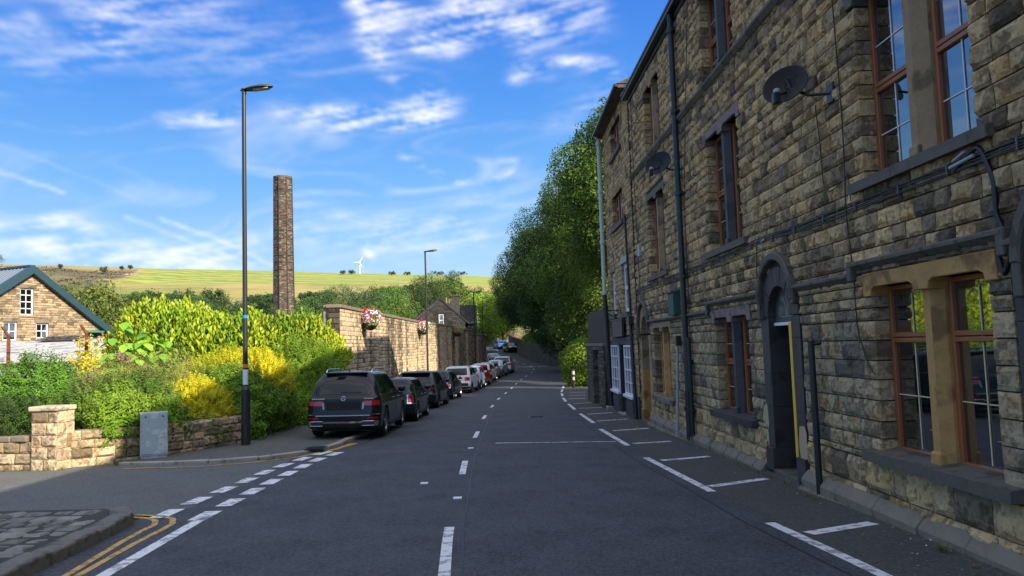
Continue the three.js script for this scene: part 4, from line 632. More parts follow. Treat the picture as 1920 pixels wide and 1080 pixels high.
// ───────────────────────── buildings beyond ─────────────────────────
const chimney = thing('mill_chimney', 'tall tapering octagonal brick mill chimney with iron bands', 'chimney', [-23.2, 0, -85], .2);
{
  reseed(440); const H = 21.5, y0 = -2, rTop = 1.02, rBot = 1.24, faces = [], ap = Math.cos(Math.PI / 8);
  const rr = (y) => lerp(rBot, rTop, (y - y0) / (H - y0)) ;
  part('shaft', [new THREE.CylinderGeometry(rTop - .02, rBot - .02, H - y0, 8).rotateY(Math.PI / 8).translate(0, (H + y0) / 2, 0)], mortarMat, chimney);
  for (let k = 0; k < 8; k++) for (let y = y0; y < H - .05; y += 1.0) {
    const y1 = Math.min(H, y + 1), r = rr(y) * ap, w = 2 * rr(y) * Math.sin(Math.PI / 8), th = k * Math.PI / 4;
    const m = new THREE.Matrix4().makeRotationY(th).multiply(new THREE.Matrix4().makeTranslation(-w / 2, y, r));
    if (Math.cos(th + .2) < -.3) continue;
    faces.push({ rects: courses(0, w, 0, y1 - y, { hh: [.12, .14], ll: [.22, .34] }), matrix: m, opts: { bulge: .018, joint: .01, plain: true }, colour: () => { const t = rnd(); return sc(t < .2 ? [.26, .21, .14] : t < .3 ? [.24, .10, .07] : t < .36 ? [.10, .16, .12] : [.12, .09, .068], R(.7, 1.3)); } });
  }
  layStones(chimney, faces, paleStoneMat, 0, 'brick');
  const ring = (y, o, h) => new THREE.CylinderGeometry(rr(y) + o, rr(y) + o, h, 8).rotateY(Math.PI / 8).translate(0, y, 0);
  for (const y of [21.1, 19.95, 15.35, 14.4, 13.5, 12.55, 11.8, 10.95]) part('iron_band', [ring(y, .035, .07)], ironMat, chimney);
  for (let k = 0; k < 8; k++) { const a = (k + .5) * Math.PI / 4; part('corner_strap', [rod([Math.sin(a) * (rBot + .01), y0, Math.cos(a) * (rBot + .01)], [Math.sin(a) * (rTop + .01), H, Math.cos(a) * (rTop + .01)], .055, 5)], ironMat, chimney); }
  part('cornice', [ring(18.85, .05, .2)], dressedMat, chimney); part('rim', [ring(H - .1, .05, .22)], dressedMat, chimney);
}
const corrugated = mat({ color: rgb(.13, .17, .22), roughness: .45 }), tealTrim = mat({ color: rgb(.02, .058, .075), roughness: .5 });
const gableHouse = thing('stone_house', 'sunlit stone gabled house with teal roof edges and white windows behind the shrubs', 'house', [-24, 0, -40], 65 * D2R);
{
  reseed(450); const e = 3.55, p = 6.55, w = 4.3;
  const op = [[-.5, .22, 4.2, 5.6], [-1.35, -.62, 2.9, 3.85], [.38, 1.05, 3.0, 3.8], [3.25, 3.95, 1.6, 3.3]];
  part('wall', [prism([[-w, -1], [w, -1], [w, e], [0, p], [-w, e]], .35, 0, op.map(([a, b, c, d]) => [[a, c], [b, c], [b, d], [a, d]])).translate(0, 0, -.37), box(-w, w, -1, e, -14, -.7), box(-w, -w + .3, -1, e, -.7, -.36), box(w - .3, w, -1, e, -.7, -.36)], paleMortarMat, gableHouse);
  const rects = courses(-w, w, 1.0, p, { hh: [.11, .15], ll: [.2, .42], breaks: [2.9, 3.85, 4.2, 5.6], openings: op }).map((q) => { const lim = w * (p - q.y1) / (p - e); return q.y1 > e ? { ...q, x0: Math.max(q.x0, -lim), x1: Math.min(q.x1, lim) } : q; }).filter((q) => q.x1 - q.x0 > .08);
  layStones(gableHouse, [{ rects, opts: { bulge: .02, plain: true }, colour: () => sc(mixc([.50, .39, .25], [.32, .24, .15], rnd()), rnd() < .2 ? .6 : 1) }], paleStoneMat);
  const sl = (p - e) / w, roofTop = [[0, p + .1], [-w - .45, e + .1 - .45 * sl]];
  part('roof', [prism([[-w - .5, e - .5 * sl + .06], [0, p + .06], [w + .5, e - .5 * sl + .06], [w + .5, e - .5 * sl + .16], [0, p + .18], [-w - .5, e - .5 * sl + .16]], 14.2).translate(0, 0, -14)], corrugated, gableHouse);
  { const ribs = []; for (let z = -13.9; z < 0; z += .3) ribs.push(rod([-w - .5, e - .5 * sl + .17, z], [0, p + .19, z], .035, 5)); part('roof_rib', ribs, corrugated, gableHouse); }
  part('verge', [prism([[-w - .55, e - .55 * sl - .2], [0, p - .18], [w + .55, e - .55 * sl - .2], [w + .55, e - .55 * sl + .2], [0, p + .24], [-w - .55, e - .55 * sl + .2]], .34).translate(0, 0, -.02), rbox(-.15, .15, p + .14, p + .26, -14, .2, .02)], tealTrim, gableHouse);
  for (const [i, [a, b, c, d]] of op.slice(0, 3).entries()) { const win = new THREE.Group(); win.name = 'window'; gableHouse.add(win); const m = (a + b) / 2, bars = [[m - .02, m + .02, c, d]]; for (let k = 1; k < (i ? 2 : 4); k++) { const y = c + (d - c) * k / (i ? 2 : 4); bars.push([a, b, y - .02, y + .02]); } casement(win, a, b, c, d, -.1, whiteMat, { t: .07, bars, barMat: barWhiteMat }); part('sill', [rbox(a - .08, b + .08, c - .1, c + .002, -.2, .06, .01)], tanSmoothMat, win); part('lintel', [rbox(a - .12, b + .12, d + .002, d + .2, -.2, .03, .01)], plinthMat, win); }
  part('door', [box(3.25, 3.95, 1.6, 3.3, -.2, -.14)], mat({ color: rgb(.02, .22, .14) }), gableHouse); part('door_canopy', [rbox(3.1, 4.1, 3.3, 3.4, -.2, .35, .02)], mat({ color: rgb(.03, .2, .13) }), gableHouse);
}
{ const s = thing('shed', 'low flat roofed shed with a white sheet roof behind the rusty fence posts', 'shed', [-18.6, 0, -31.5], .12); const wm = mat({ color: rgb(.47, .47, .46), map: cleanTex, roughness: .6 }, 2);
  part('wall', [box(-5, 3.9, -1, 1.95, -3.5, 0)], mat({ color: rgb(.42, .44, .44), map: cleanTex, roughness: .8 }, 2), s); part('roof', [prism([[-.4, 1.9], [.3, 1.95], [.3, 2.0], [-4, 2.75], [-4, 2.6]].map(([a, b]) => [a, b]), 9.6).rotateY(-Math.PI / 2).translate(4.2, 0, 0)], wm, s); part('roof_seam', Array.from({ length: 6 }, (_, i) => box(-5.4, 4.2, 2.03 + i * .115 + .01, 2.06 + i * .115 + .012, -.2 - i * .66, -.14 - i * .66)), wm, s); part('fascia', [box(-5.4, 4.2, 1.78, 1.99, .3, .34)], wm, s);
  part('roof_slate', Array.from({ length: 12 }, (_, i) => rbox(-1.5 + i * .13 + R(-.05, .05), -1.0 + i * .13, 2.75 + (i % 3) * .06, 2.8 + (i % 3) * .06, -3.9, -3.4, .01, 1)), slateMat, s); }
{ reseed(455); const rust = mat({ color: rgb(.19, .065, .03), map: cleanTex, bumpMap: stoneBump, bumpScale: .006, roughness: .95 }, .7);
  for (const [x, z, lab] of [[-15.15, -24.2, 'rusty bent-topped fence post in front of the white shed, nearer the pillar'], [-12.85, -24.4, 'rusty bent-topped fence post tangled in yellow leaves beside the broad-leaved plant']]) { const p = thing('fence_post', lab, 'fence post', [x, G(z) + .4, z], .2, 'rusty posts of the old wire fence'); part('upright', [rbox(-.042, .042, 0, 2.75, -.042, .042, .008), rod([0, 2.73, 0], [-.16, 3.02, .05], .045, 6)], rust, p); }
  const w = thing('barbed_wire', 'sagging rusty wire strung between the two rusty fence posts', 'fence wire'); part('strand', [0, 1, 2].map((k) => tube([[-18, 1.6 + k * .3, -24], [-15.15, 1.55 + k * .3, -24.15], [-14, 1.4 + k * .28, -24.2], [-12.85, 1.55 + k * .3, -24.35]], .008, 4)), rust, w); }
const darkHouse = thing('stone_house', 'dark sooty gabled house with a tall chimney stack rising behind the stone wall', 'house', [-6.6, 0, -93], .06);
{
  reseed(460); const dk = () => sc([.05, .048, .048], R(.6, 1.6)), roofM = mat({ color: rgb(.022, .023, .026), map: cleanTex, bumpMap: stoneBump, bumpScale: .01, roughness: .8 }, 1.2), op = [[-.1, .5, 4.5, 5.9]];
  part('wall', [prism([[-3.3, -1], [3.1, -1], [3.1, 5.0], [0, 7.75], [-3.3, 5.2]], .3, 0, op.map(([a, b, c, d]) => [[a, c], [b, c], [b, d], [a, d]])).translate(0, 0, -.31), box(-3.3, 3.1, -1, 5, -9, -.6)], mat({ color: rgb(.09, .085, .08), roughness: .95 }), darkHouse);
  const rects = courses(-3.3, 3.1, 2.2, 7.6, { hh: [.2, .24], ll: [.35, .65], breaks: [4.5, 5.9], openings: op }).map((q) => q.y1 > 5 ? { ...q, x0: Math.max(q.x0, -3.3 * (7.75 - q.y1) / 2.6), x1: Math.min(q.x1, 3.1 * (7.75 - q.y1) / 2.75) } : q).filter((q) => q.x1 - q.x0 > .1);
  layStones(darkHouse, [{ rects, colour: dk, opts: { plain: true } }], stoneMat, 200);
  part('roof', [prism([[-3.7, 4.85], [0, 7.75], [3.6, 4.55], [3.6, 4.75], [0, 7.95], [-3.7, 5.05]], 9.3).translate(0, 0, -9.2), prism([[-2.2, 0], [2.2, 0], [0, 2.5]], 5.2).rotateY(Math.PI / 2).translate(-.6, 4.7, -4.6)], roofM, darkHouse);
  part('wing_gable', [prism([[-2.1, 0], [2.1, 0], [0, 2.4]], .25).rotateY(Math.PI / 2).translate(4.4, 4.7, -4.6), box(.2, 4.6, -1, 4.8, -6.6, -2.6)], mat({ color: rgb(.05, .05, .052), map: cleanTex, roughness: .9 }, 1), darkHouse);
  part('chimney_stack', [rbox(1.5, 2.5, 5.5, 8.3, -3.2, -2.2, .02), rbox(1.42, 2.58, 8.15, 8.35, -3.28, -2.12, .02), rbox(.7, 1.55, 5.8, 7.4, -2.9, -2.2, .02)], mat({ color: rgb(.05, .048, .046), map: cleanTex, bumpMap: stoneBump, bumpScale: .01 }, 1), darkHouse); for (const x of [.85, 1.2]) part('chimney_pot', [cyl(.14, .11, .7, x, 7.4, -2.55)], mat({ color: rgb(.2, .15, .1) }), darkHouse);
  const win = new THREE.Group(); win.name = 'window'; darkHouse.add(win); casement(win, -.1, .5, 4.5, 5.9, -.05, whiteMat, { t: .08, transom: 5.15 }); part('sill', [rbox(-.2, .6, 4.38, 4.5, -.1, .08, .01)], kerbMat, win);
}
{ const t = thing('wind_turbine', 'small white wind turbine on the skyline of the hill', 'wind turbine', [-153, terrain(-153, -880), -880]); const wm = mat({ color: rgb(.8, .82, .85) }); part('tower', [cyl(.6, .4, 13, 0, 0, 0)], wm, t); part('nacelle', [rbox(-.6, .6, 12.6, 13.8, -1.6, 1, .2)], wm, t); for (let k = 0; k < 3; k++) { const a = .55 + k * 2.094; part('blade', [new THREE.ConeGeometry(.55, 8.5, 6).scale(1, 1, .35).translate(0, 4.6, 0).rotateZ(-a).translate(0, 13.2, 1.2)], wm, t); } }
// ───────────────────────── parked cars ─────────────────────────
const ev = new Evaluator(); ev.attributes = ['position', 'normal']; ev.useGroups = true;
const tyreMat = mat({ color: rgb(.012, .012, .013), roughness: .85 }), chromeMat = phys({ color: rgb(.65, .66, .68), metalness: 1, roughness: .16 }), rimMat = phys({ color: rgb(.30, .31, .33), metalness: .8, roughness: .32 }), darkRimMat = phys({ color: rgb(.04, .04, .045), metalness: .6, roughness: .35 }), redLamp = phys({ color: rgb(.42, .006, .01), roughness: .12, clearcoat: 1 }), clearLamp = phys({ color: rgb(.75, .76, .78), roughness: .1, clearcoat: 1 }), plasticMat = mat({ color: rgb(.014, .014, .015), roughness: .55 }), carGlass = phys({ color: rgb(.008, .009, .011), roughness: .03, ior: 1.5 }), plateYellow = mat({ color: rgb(.75, .5, .04), roughness: .5 }), plateWhite = mat({ color: rgb(.75, .75, .72), roughness: .5 });
const carPaint = (r, g, b) => phys({ color: rgb(r, g, b), roughness: .3, specularIntensity: .4, clearcoat: .55, clearcoatRoughness: .04 });
const NR = 44; // points round a ring: back edge, right corner, right side, front corner, front edge, and so back
function ringPoint(r, s) { // s runs 0..1 from the middle of the tail along the right side to the middle of the nose
  const { zr, zf, hw, cr = .35, cf = .5 } = r, br = hw - Math.min(hw * .8, cr * .9), bf = hw - Math.min(hw * .8, cf * .95);
  if (s < .14) return [br * s / .14, zr + 0.02 * (1 - (s / .14) ** 2)];
  if (s < .30) { const t = (s - .14) / .16 * Math.PI / 2; return [br + (hw - br) * Math.sin(t), zr - cr * .6 + cr * .6 * Math.cos(t)]; }
  if (s < .70) { const t = (s - .30) / .40; return [hw + .02 * Math.sin(Math.PI * t) * (hw > .75 ? 1 : .4), lerp(zr - cr * .6, zf + cf * .7, t)]; }
  if (s < .86) { const t = (s - .70) / .16 * Math.PI / 2; return [bf + (hw - bf) * Math.cos(t), zf + cf * .7 - cf * .7 * Math.sin(t)]; }
  return [bf * (1 - (s - .86) / .14), zf];
}
const ringAt = (rings, y) => { let i = 1; while (i < rings.length - 1 && rings[i].y < y) i++; const a = rings[i - 1], b = rings[i], t = clamp((y - a.y) / (b.y - a.y), 0, 1), o = {}; for (const k of ['zr', 'zf', 'hw', 'cr', 'cf']) o[k] = lerp(a[k] ?? (k === 'cf' ? .5 : .35), b[k] ?? (k === 'cf' ? .5 : .35), t); return o; };
function loft(rings) {
  const pos = [], idx = [], n = NR * 2; const S = []; for (let i = 0; i <= NR; i++) S.push(i / NR);
  const rows = []; for (let i = 0; i < rings.length; i++) { rows.push(rings[i]); if (i + 1 < rings.length) { const m = (rings[i].y + rings[i + 1].y) / 2; rows.push({ y: m, ...ringAt(rings, m) }); } }
  for (const r of rows) { for (let i = 0; i < NR; i++) { const [x, z] = ringPoint(r, S[i]); pos.push(x, r.y, z); } for (let i = NR; i > 0; i--) { const [x, z] = ringPoint(r, S[i]); pos.push(-x, r.y, z); } }
  for (let j = 0; j + 1 < rows.length; j++) for (let i = 0; i < n; i++) { const a = j * n + i, b = j * n + (i + 1) % n, c = a + n, d = b + n; idx.push(a, d, b, a, c, d); }
  for (const [j, up] of [[0, 0], [rows.length - 1, 1]]) { const c = pos.length / 3; const r = rows[j]; pos.push(0, r.y + (up ? .012 : 0), (r.zr + r.zf) / 2); for (let i = 0; i < n; i++) { const a = j * n + i, b = j * n + (i + 1) % n; up ? idx.push(a, c, b) : idx.push(a, b, c); } }
  const g = new THREE.BufferGeometry(); g.setAttribute('position', new THREE.Float32BufferAttribute(pos, 3)); g.setIndex(idx); return g;
}
// a patch of the body's own skin, raised by off: s from s0 to s1 (negative: the left side), y from y0 to y1; slant shifts s with height
function skin(rings, s0, s1, y0, y1, off = .006, { ns = 8, ny = 4, slant0 = 0, slant1 = 0, thick = .012 } = {}) {
  const pos = [], idx = [], P = (s, y) => { const [x, z] = ringPoint(ringAt(rings, y), Math.abs(s)); return V(s < 0 ? -x : x, y, z); };
  const grid = []; for (let j = 0; j <= ny; j++) for (let i = 0; i <= ns; i++) { const t = j / ny, y = lerp(y0, y1, t), s = lerp(s0 + slant0 * t, s1 + slant1 * t, i / ns), p = P(s, y), e = .004, ds = P(Math.min(.999, s + e), y).sub(P(s - e, y)), dy = P(s, y + .01).sub(P(s, y - .01)), nrm = ds.cross(dy).normalize(); if (nrm.dot(V(p.x, .25 * (y > .9), p.z * .5)) < 0) nrm.negate(); grid.push([p, nrm]); }
  const N = grid.length; for (const [p, n] of grid) pos.push(...p.clone().addScaledVector(n, off).toArray()); for (const [p, n] of grid) pos.push(...p.clone().addScaledVector(n, off - thick).toArray());
  const w = ns + 1; for (let j = 0; j < ny; j++) for (let i = 0; i < ns; i++) { const a = j * w + i; idx.push(a, a + 1, a + w + 1, a, a + w + 1, a + w); }
  const rim = []; for (let i = 0; i < ns; i++) rim.push([i, i + 1], [ny * w + i + 1, ny * w + i]); for (let j = 0; j < ny; j++) rim.push([(j + 1) * w, j * w], [j * w + ns, (j + 1) * w + ns]); for (const [a, b] of rim) idx.push(a, a + N, b, b, a + N, b + N);
  const g = new THREE.BufferGeometry(); g.setAttribute('position', new THREE.Float32BufferAttribute(pos, 3)); g.setIndex(idx); return toCreasedNormals(g, .5);
}
function wheel(car, x, z, r, side, rim) {
  const w = new THREE.Group(); w.name = 'wheel'; w.position.set(x, r, z); car.add(w); const wd = .11;
  const prof = [[r * .66, -wd], [r * .93, -wd], [r, -wd * .7], [r, wd * .7], [r * .93, wd], [r * .66, wd], [r * .64, wd * .4]].map(([a, b]) => new THREE.Vector2(a, b)), rot = (g) => g.rotateZ(-side * Math.PI / 2);
  part('tyre', [rot(new THREE.LatheGeometry(prof, 28))], tyreMat, w);
  const sp = [rot(new THREE.LatheGeometry([[r * .57, wd * .3], [r * .67, wd * .95], [r * .69, wd * .9], [r * .66, 0]].map(([a, b]) => new THREE.Vector2(a, b)), 28)), rot(new THREE.CylinderGeometry(r * .16, r * .2, .05, 12).translate(0, wd * .55, 0))];
  for (let k = 0; k < 5; k++) sp.push(rot(prism([[-r * .09, 0], [r * .09, 0], [r * .13, r * .62], [-r * .13, r * .62]], .035, .006).rotateX(Math.PI / 2).translate(0, wd * .62, 0).rotateY(k * 1.2566)));
  part('rim', sp, rim, w); part('brake_disc', [rot(new THREE.CylinderGeometry(r * .6, r * .6, .03, 20).translate(0, 0, 0))], plasticMat, w);
}
// o: L length, W width, H height, wb wheelbase, r wheel radius, belt height, and where the screens stand
function makeCar(name, label, category, x, z, heading, o) {
  const car = thing(name, label, category, [x, G(z) + (o.lift ?? 0), z], -heading, 'cars parked along the stone wall'); car.rotation.order = 'YXZ'; car.rotation.x = -slopeAt(-z); car.rotation.z = o.roll ?? 0;
  const { L, W, H, wb, r, belt } = o, h = L / 2, hw = W / 2, hood = o.hood ?? belt - .12, ws = o.ws, wt = o.wt, rt = o.rt, rs = o.rs ?? h - .12, rw = o.rw ?? hw - .22;
  const rings = [
    { y: .2, zr: h - .16, zf: -h + .2, hw: hw - .1 }, { y: .27, zr: h - .05, zf: -h + .1, hw: hw - .03 }, { y: .42, zr: h, zf: -h + .02, hw: hw - .005 }, { y: .58, zr: h, zf: -h, hw },
    { y: .60, zr: h - .035, zf: -h + .01, hw }, { y: hood - .16, zr: rs + .05, zf: -h + .06, hw: hw - .005 }, { y: hood, zr: rs + .03, zf: -h + .3, hw: hw - .03, cf: .6 }, { y: belt, zr: rs, zf: ws - .1, hw: hw - .035, cf: .55 }, { y: belt + .04, zr: rs - .02, zf: ws, hw: hw - .055, cf: .5 },
    { y: lerp(belt, H, .5), zr: lerp(rs, rt, .42), zf: lerp(ws, wt, .5), hw: lerp(hw - .055, rw, .42), cr: .3 }, { y: H - .12, zr: rt + .03, zf: wt - .06, hw: rw + .02, cr: .28, cf: .4 }, { y: H - .06, zr: rt, zf: wt + .05, hw: rw - .03, cr: .3, cf: .4 }, { y: H - .015, zr: rt - .12, zf: wt + .28, hw: rw - .14, cr: .3, cf: .4 }, { y: H, zr: rt - .35, zf: wt + .6, hw: rw - .32, cr: .25, cf: .3 }];
  let g = loft(rings); g.computeVertexNormals(); const paintM = o.paint;
  let body = new Brush(g, paintM); body.updateMatrixWorld();
  for (const zz of [wb / 2 - (o.shift ?? 0), -wb / 2 - (o.shift ?? 0)]) { const c = new THREE.CylinderGeometry(r + .055, r + .055, W + .3, 30).rotateZ(Math.PI / 2).translate(0, r, zz); c.deleteAttribute('uv'); const b = new Brush(c, plasticMat); b.updateMatrixWorld(); body = ev.evaluate(body, b, SUBTRACTION); body.updateMatrixWorld(); }
  const bm = new THREE.Mesh(toCreasedNormals(body.geometry, .55), body.material); bm.name = 'body'; bm.castShadow = bm.receiveShadow = true; car.add(bm);
  part('underbody', [box(-hw + .22, hw - .22, .16, .5, -h + .4, h - .35)], plasticMat, car);
  for (const s of [-1, 1]) for (const zz of [wb / 2, -wb / 2]) wheel(car, s * (hw - .105), zz - (o.shift ?? 0), r, s, o.rim ?? rimMat);
  const gy0 = belt + .05, gy1 = H - .13;
  part('rear_window', [skin(rings, -.195, .195, gy0 + .02, gy1, .006, { ns: 14, ny: 5 })], carGlass, car); part('windscreen', [skin(rings, .845, .999, gy0, gy1, .006), skin(rings, -.999, -.845, gy0, gy1, .006)], carGlass, car);
  const pill = o.pill ?? .50;
  for (const s of [-1, 1]) { const q = (a, b, sl0, sl1) => (s > 0 ? skin(rings, a, b, gy0, gy1, .006, { slant0: sl0, slant1: sl1, ny: 5 }) : skin(rings, -a, -b, gy0, gy1, .006, { slant0: -sl0, slant1: -sl1, ny: 5 })); part('side_window', [q(.315, pill - .01, .02, .01)], carGlass, car); part('side_window', [q(pill + .012, .745, .01, -.035)], carGlass, car);
    part('door_handle', [rbox(-.09, .09, -.014, .014, -.012, .012, .008).rotateY(Math.PI / 2).translate(s * (hw + .012), belt - .1, .28), rbox(-.09, .09, -.014, .014, -.012, .012, .008).rotateY(Math.PI / 2).translate(s * (hw + .012), belt - .1, -.6)], o.handle ?? paintM, car);
    part('mirror', [new THREE.SphereGeometry(.12, 14, 10).scale(.85, .72, .55).translate(s * (hw + .1), belt + .1, ws + .5), rod([s * (hw - .06), belt + .04, ws + .48], [s * (hw + .06), belt + .07, ws + .5], .025)], o.mirror ?? paintM, car);
    part('sill', [rbox(s * (hw + .003) - .02, s * (hw + .003) + .02, .22, .3, -wb / 2 + r + .1, wb / 2 - r - .1, .012)], plasticMat, car);
    part('door_seam', [skin(rings, s * (pill - .002), s * (pill + .003), .34, belt - .02, .002, { ns: 1, ny: 5, thick: .004 }), skin(rings, s * .70, s * .705, .4, belt - .02, .002, { ns: 1, ny: 5, thick: .004 })], plasticMat, car);
    const [l0, l1, ly0, ly1] = o.lamp ?? [.12, .25, .78, .95]; part('tail_light', [skin(rings, s * l0, s * l1, ly0, ly1, .012, { ns: 6, ny: 3 })], redLamp, car); if (o.lampRim) part('lamp_surround', [skin(rings, s * (l0 - .006), s * (l1 + .006), ly0 - .03, ly1 + .03, .006, { ns: 6, ny: 3 })], chromeMat, car);
    part('headlight', [skin(rings, s * .80, s * .9, hood - .2, hood - .06, .01, { ns: 6, ny: 3 })], clearLamp, car);
  }
  part('bumper_lower', [skin(rings, -.27, .27, .24, .40, .008, { ns: 12, ny: 3 })], o.lower ?? plasticMat, car); part('grille', [skin(rings, .9, .999, .32, .62, .008), skin(rings, -.999, -.9, .32, .62, .008)], plasticMat, car);
  if (o.plate) part('number_plate', [rbox(-.26, .26, -.055, .055, -.006, .006, .004).translate(0, o.plateY ?? .78, ringAt(rings, o.plateY ?? .78).zr + .032)], o.plate, car);
  if (o.wiper) part('rear_wiper', [skin(rings, -.02, .11, gy0 + .05, gy0 + .075, .02, { ns: 4, ny: 1 })], plasticMat, car);
  part('aerial', [rod([0, H - .01, rt - .35], [0, H + .06, rt - .2], .018, 6, .006)], plasticMat, car);
  return { car, rings, hw, h, rs, gy0, gy1 };
}
{
  reseed(500);
  // the big black estate nearest the corner
  const P = carPaint(.005, .0055, .007), s = makeCar('parked_suv', 'large black family SUV with chrome exhaust trims, first of the parked row', 'car', -3.77, -21.55, .03, { L: 4.63, W: 1.86, H: 1.66, wb: 2.83, r: .36, belt: 1.02, hood: .98, ws: -1.1, wt: -.35, rt: 1.86, rs: 2.2, rw: .655, paint: P, lamp: [.117, .25, .81, .92], rim: rimMat, handle: chromeMat, wiper: true, pill: .52, lift: .06, roll: -.012 }), { car, rings } = s;
  part('plate_recess', [skin(rings, -.10, .10, .70, .90, .006, { ns: 8 })], blackMat, car); part('tailgate_trim', [skin(rings, -.116, -.106, .72, .88, .012, { ns: 2, slant0: -.006, slant1: -.006 }), skin(rings, .106, .116, .72, .88, .012, { ns: 2, slant0: .006, slant1: .006 })], rimMat, car);
  part('chrome_strip', [skin(rings, -.16, .16, .555, .575, .016, { ns: 10, ny: 1 })], rimMat, car); for (const k of [-1, 1]) part('reflector', [skin(rings, k * .14, k * .235, .49, .515, .014, { ns: 4, ny: 1 })], redLamp, car);
  part('bumper_trim', [skin(rings, -.12, .12, .385, .425, .02, { ns: 8, ny: 1 }), skin(rings, -.24, -.12, .31, .44, .02, { ns: 5, ny: 2 }), skin(rings, .12, .24, .31, .44, .02, { ns: 5, ny: 2 })], chromeMat, car); for (const k of [-1, 1]) { part('exhaust_trim', [rbox(-.14, .14, -.05, .05, -.03, .02, .02).translate(k * .64, .375, s.h + .015)], plasticMat, car); part('exhaust_rim', [rbox(-.155, .155, .045, .06, -.02, .03, .006).translate(k * .64, .375, s.h + .02), rbox(-.155, .155, -.06, -.045, -.02, .03, .006).translate(k * .64, .375, s.h + .02)], chromeMat, car); }
  part('badge', [new THREE.TorusGeometry(.055, .007, 8, 24), ...[0, 1, 2].map((k) => rod([0, 0, 0], [.05 * Math.sin(k * 2.094), .05 * Math.cos(k * 2.094), 0], .006))].map((g) => g.rotateX(-.12).translate(0, .985, s.rs + .055)), chromeMat, car);
  { const gs = []; for (const [x0, n] of [[-.78, 7], [.52, 5]]) for (let k = 0; k < n; k++) gs.push(rbox(x0 + k * .045, x0 + k * .045 + .033, .965, .992, s.rs - .02 + (k % 2) * .002 - Math.abs(x0 + k * .045) * .02, s.rs + .05, .003, 1)); part('lettering', gs, chromeMat, car); }
  part('rear_spoiler', [rbox(-.54, .54, 1.6, 1.632, 1.7, 1.94, .014)], P, car); for (const k of [-1, 1]) part('roof_rail', [tube([[k * .58, 1.6, 1.6], [k * .59, 1.7, 1.42], [k * .6, 1.71, .2], [k * .58, 1.66, -.15]], .02, 8)], chromeMat, car);
  for (const k of [-1, 1]) part('window_trim', [skin(rings, k * .31, k * .745, 1.05, 1.066, .012, { ns: 10, ny: 1 })], chromeMat, car);
}
const mini = { L: 3.75, W: 1.68, H: 1.41, wb: 2.47, r: .31, belt: .94, hood: .9, ws: -.95, wt: -.45, rt: 1.5, rs: 1.72, rw: .66, lamp: [.165, .225, .62, .84], lampRim: true, pill: .46 };
makeCar('parked_hatchback', 'small black hatchback with chrome-ringed tail lamps, second of the parked row', 'car', -3.35, -26.45, .045, { ...mini, paint: carPaint(.010, .013, .02), handle: chromeMat, plate: plateWhite, plateY: .76 });
{ const s = makeCar('parked_crossover', 'sloping-backed dark car with a full-width red light strip, third of the parked row', 'car', -3.2, -33.6, .075, { L: 4.5, W: 1.82, H: 1.55, wb: 2.75, r: .36, belt: .98, ws: -1.1, wt: -.2, rt: 1.62, rs: 2.12, rw: .68, lamp: [.10, .26, .80, .86], paint: carPaint(.012, .015, .02), rim: darkRimMat, plate: null }); part('light_strip', [skin(s.rings, -.11, .11, .81, .85, .012, { ns: 8, ny: 1 })], redLamp, s.car); part('rear_spoiler', [rbox(-.6, .6, 1.45, 1.49, 1.5, 1.86, .018)], blackMat, s.car); }
makeCar('parked_hatchback', 'dark green-black upright hatchback, fourth of the parked row before the white one', 'car', -2.85, -40.3, .1, { ...mini, L: 3.9, H: 1.46, paint: carPaint(.012, .017, .018), handle: chromeMat });
{ const s = makeCar('parked_hatchback', 'white high-roofed hatchback with a yellow number plate and black bumper', 'car', -2.1, -47.1, .13, { L: 3.7, W: 1.69, H: 1.6, wb: 2.43, r: .33, belt: 1.0, ws: -1.0, wt: -.45, rt: 1.42, rs: 1.68, rw: .68, lamp: [.135, .25, .74, .95], paint: carPaint(.62, .65, .65), rim: darkRimMat, plate: plateYellow, plateY: .74, wiper: true }); part('bumper_insert', [skin(s.rings, -.2, .2, .44, .6, .02, { ns: 10 })], plasticMat, s.car); part('roof_rail', [rod([-.56, 1.6, 1.0], [-.56, 1.61, -.3], .02), rod([.56, 1.6, 1.0], [.56, 1.61, -.3], .02)], greyIronMat, s.car); }
makeCar('parked_microcar', 'tiny pale blue car with a black roof side, just past the white hatchback', 'car', -1.62, -51.3, .14, { L: 2.75, W: 1.6, H: 1.55, wb: 1.87, r: .3, belt: 1.0, ws: -.8, wt: -.35, rt: .95, rs: 1.22, rw: .62, lamp: [.15, .24, .68, .92], paint: carPaint(.40, .50, .62), rim: rimMat });
makeCar('parked_hatchback', 'bright red small car wedged between the pale cars of the row', 'car', -1.35, -55.4, .15, { L: 3.6, W: 1.62, H: 1.47, wb: 2.4, r: .3, belt: .95, ws: -.95, wt: -.4, rt: 1.3, rs: 1.6, rw: .62, lamp: [.14, .24, .7, .92], paint: carPaint(.55, .006, .02) });
makeCar('parked_hatchback', 'rounded white hatchback with red tail lamps, next after the red car', 'car', -.95, -60.6, .16, { L: 3.95, W: 1.7, H: 1.5, wb: 2.51, r: .31, belt: .96, ws: -1.05, wt: -.35, rt: 1.35, rs: 1.78, rw: .64, lamp: [.14, .26, .8, .99], paint: carPaint(.68, .66, .63) });
makeCar('parked_saloon', 'silver grey car seen along its side, in the pale middle of the row', 'car', -.6, -65.4, .17, { L: 4.2, W: 1.72, H: 1.45, wb: 2.6, r: .31, belt: .94, ws: -1.1, wt: -.3, rt: 1.2, rs: 1.9, rw: .64, paint: carPaint(.42, .45, .46) });
makeCar('parked_hatchback', 'pale silver car facing the camera with its windscreen showing', 'car', .05, -70.1, .18 + Math.PI, { L: 4.0, W: 1.74, H: 1.48, wb: 2.55, r: .32, belt: .96, ws: -1.05, wt: -.3, rt: 1.4, rs: 1.8, rw: .65, paint: carPaint(.55, .60, .66) });
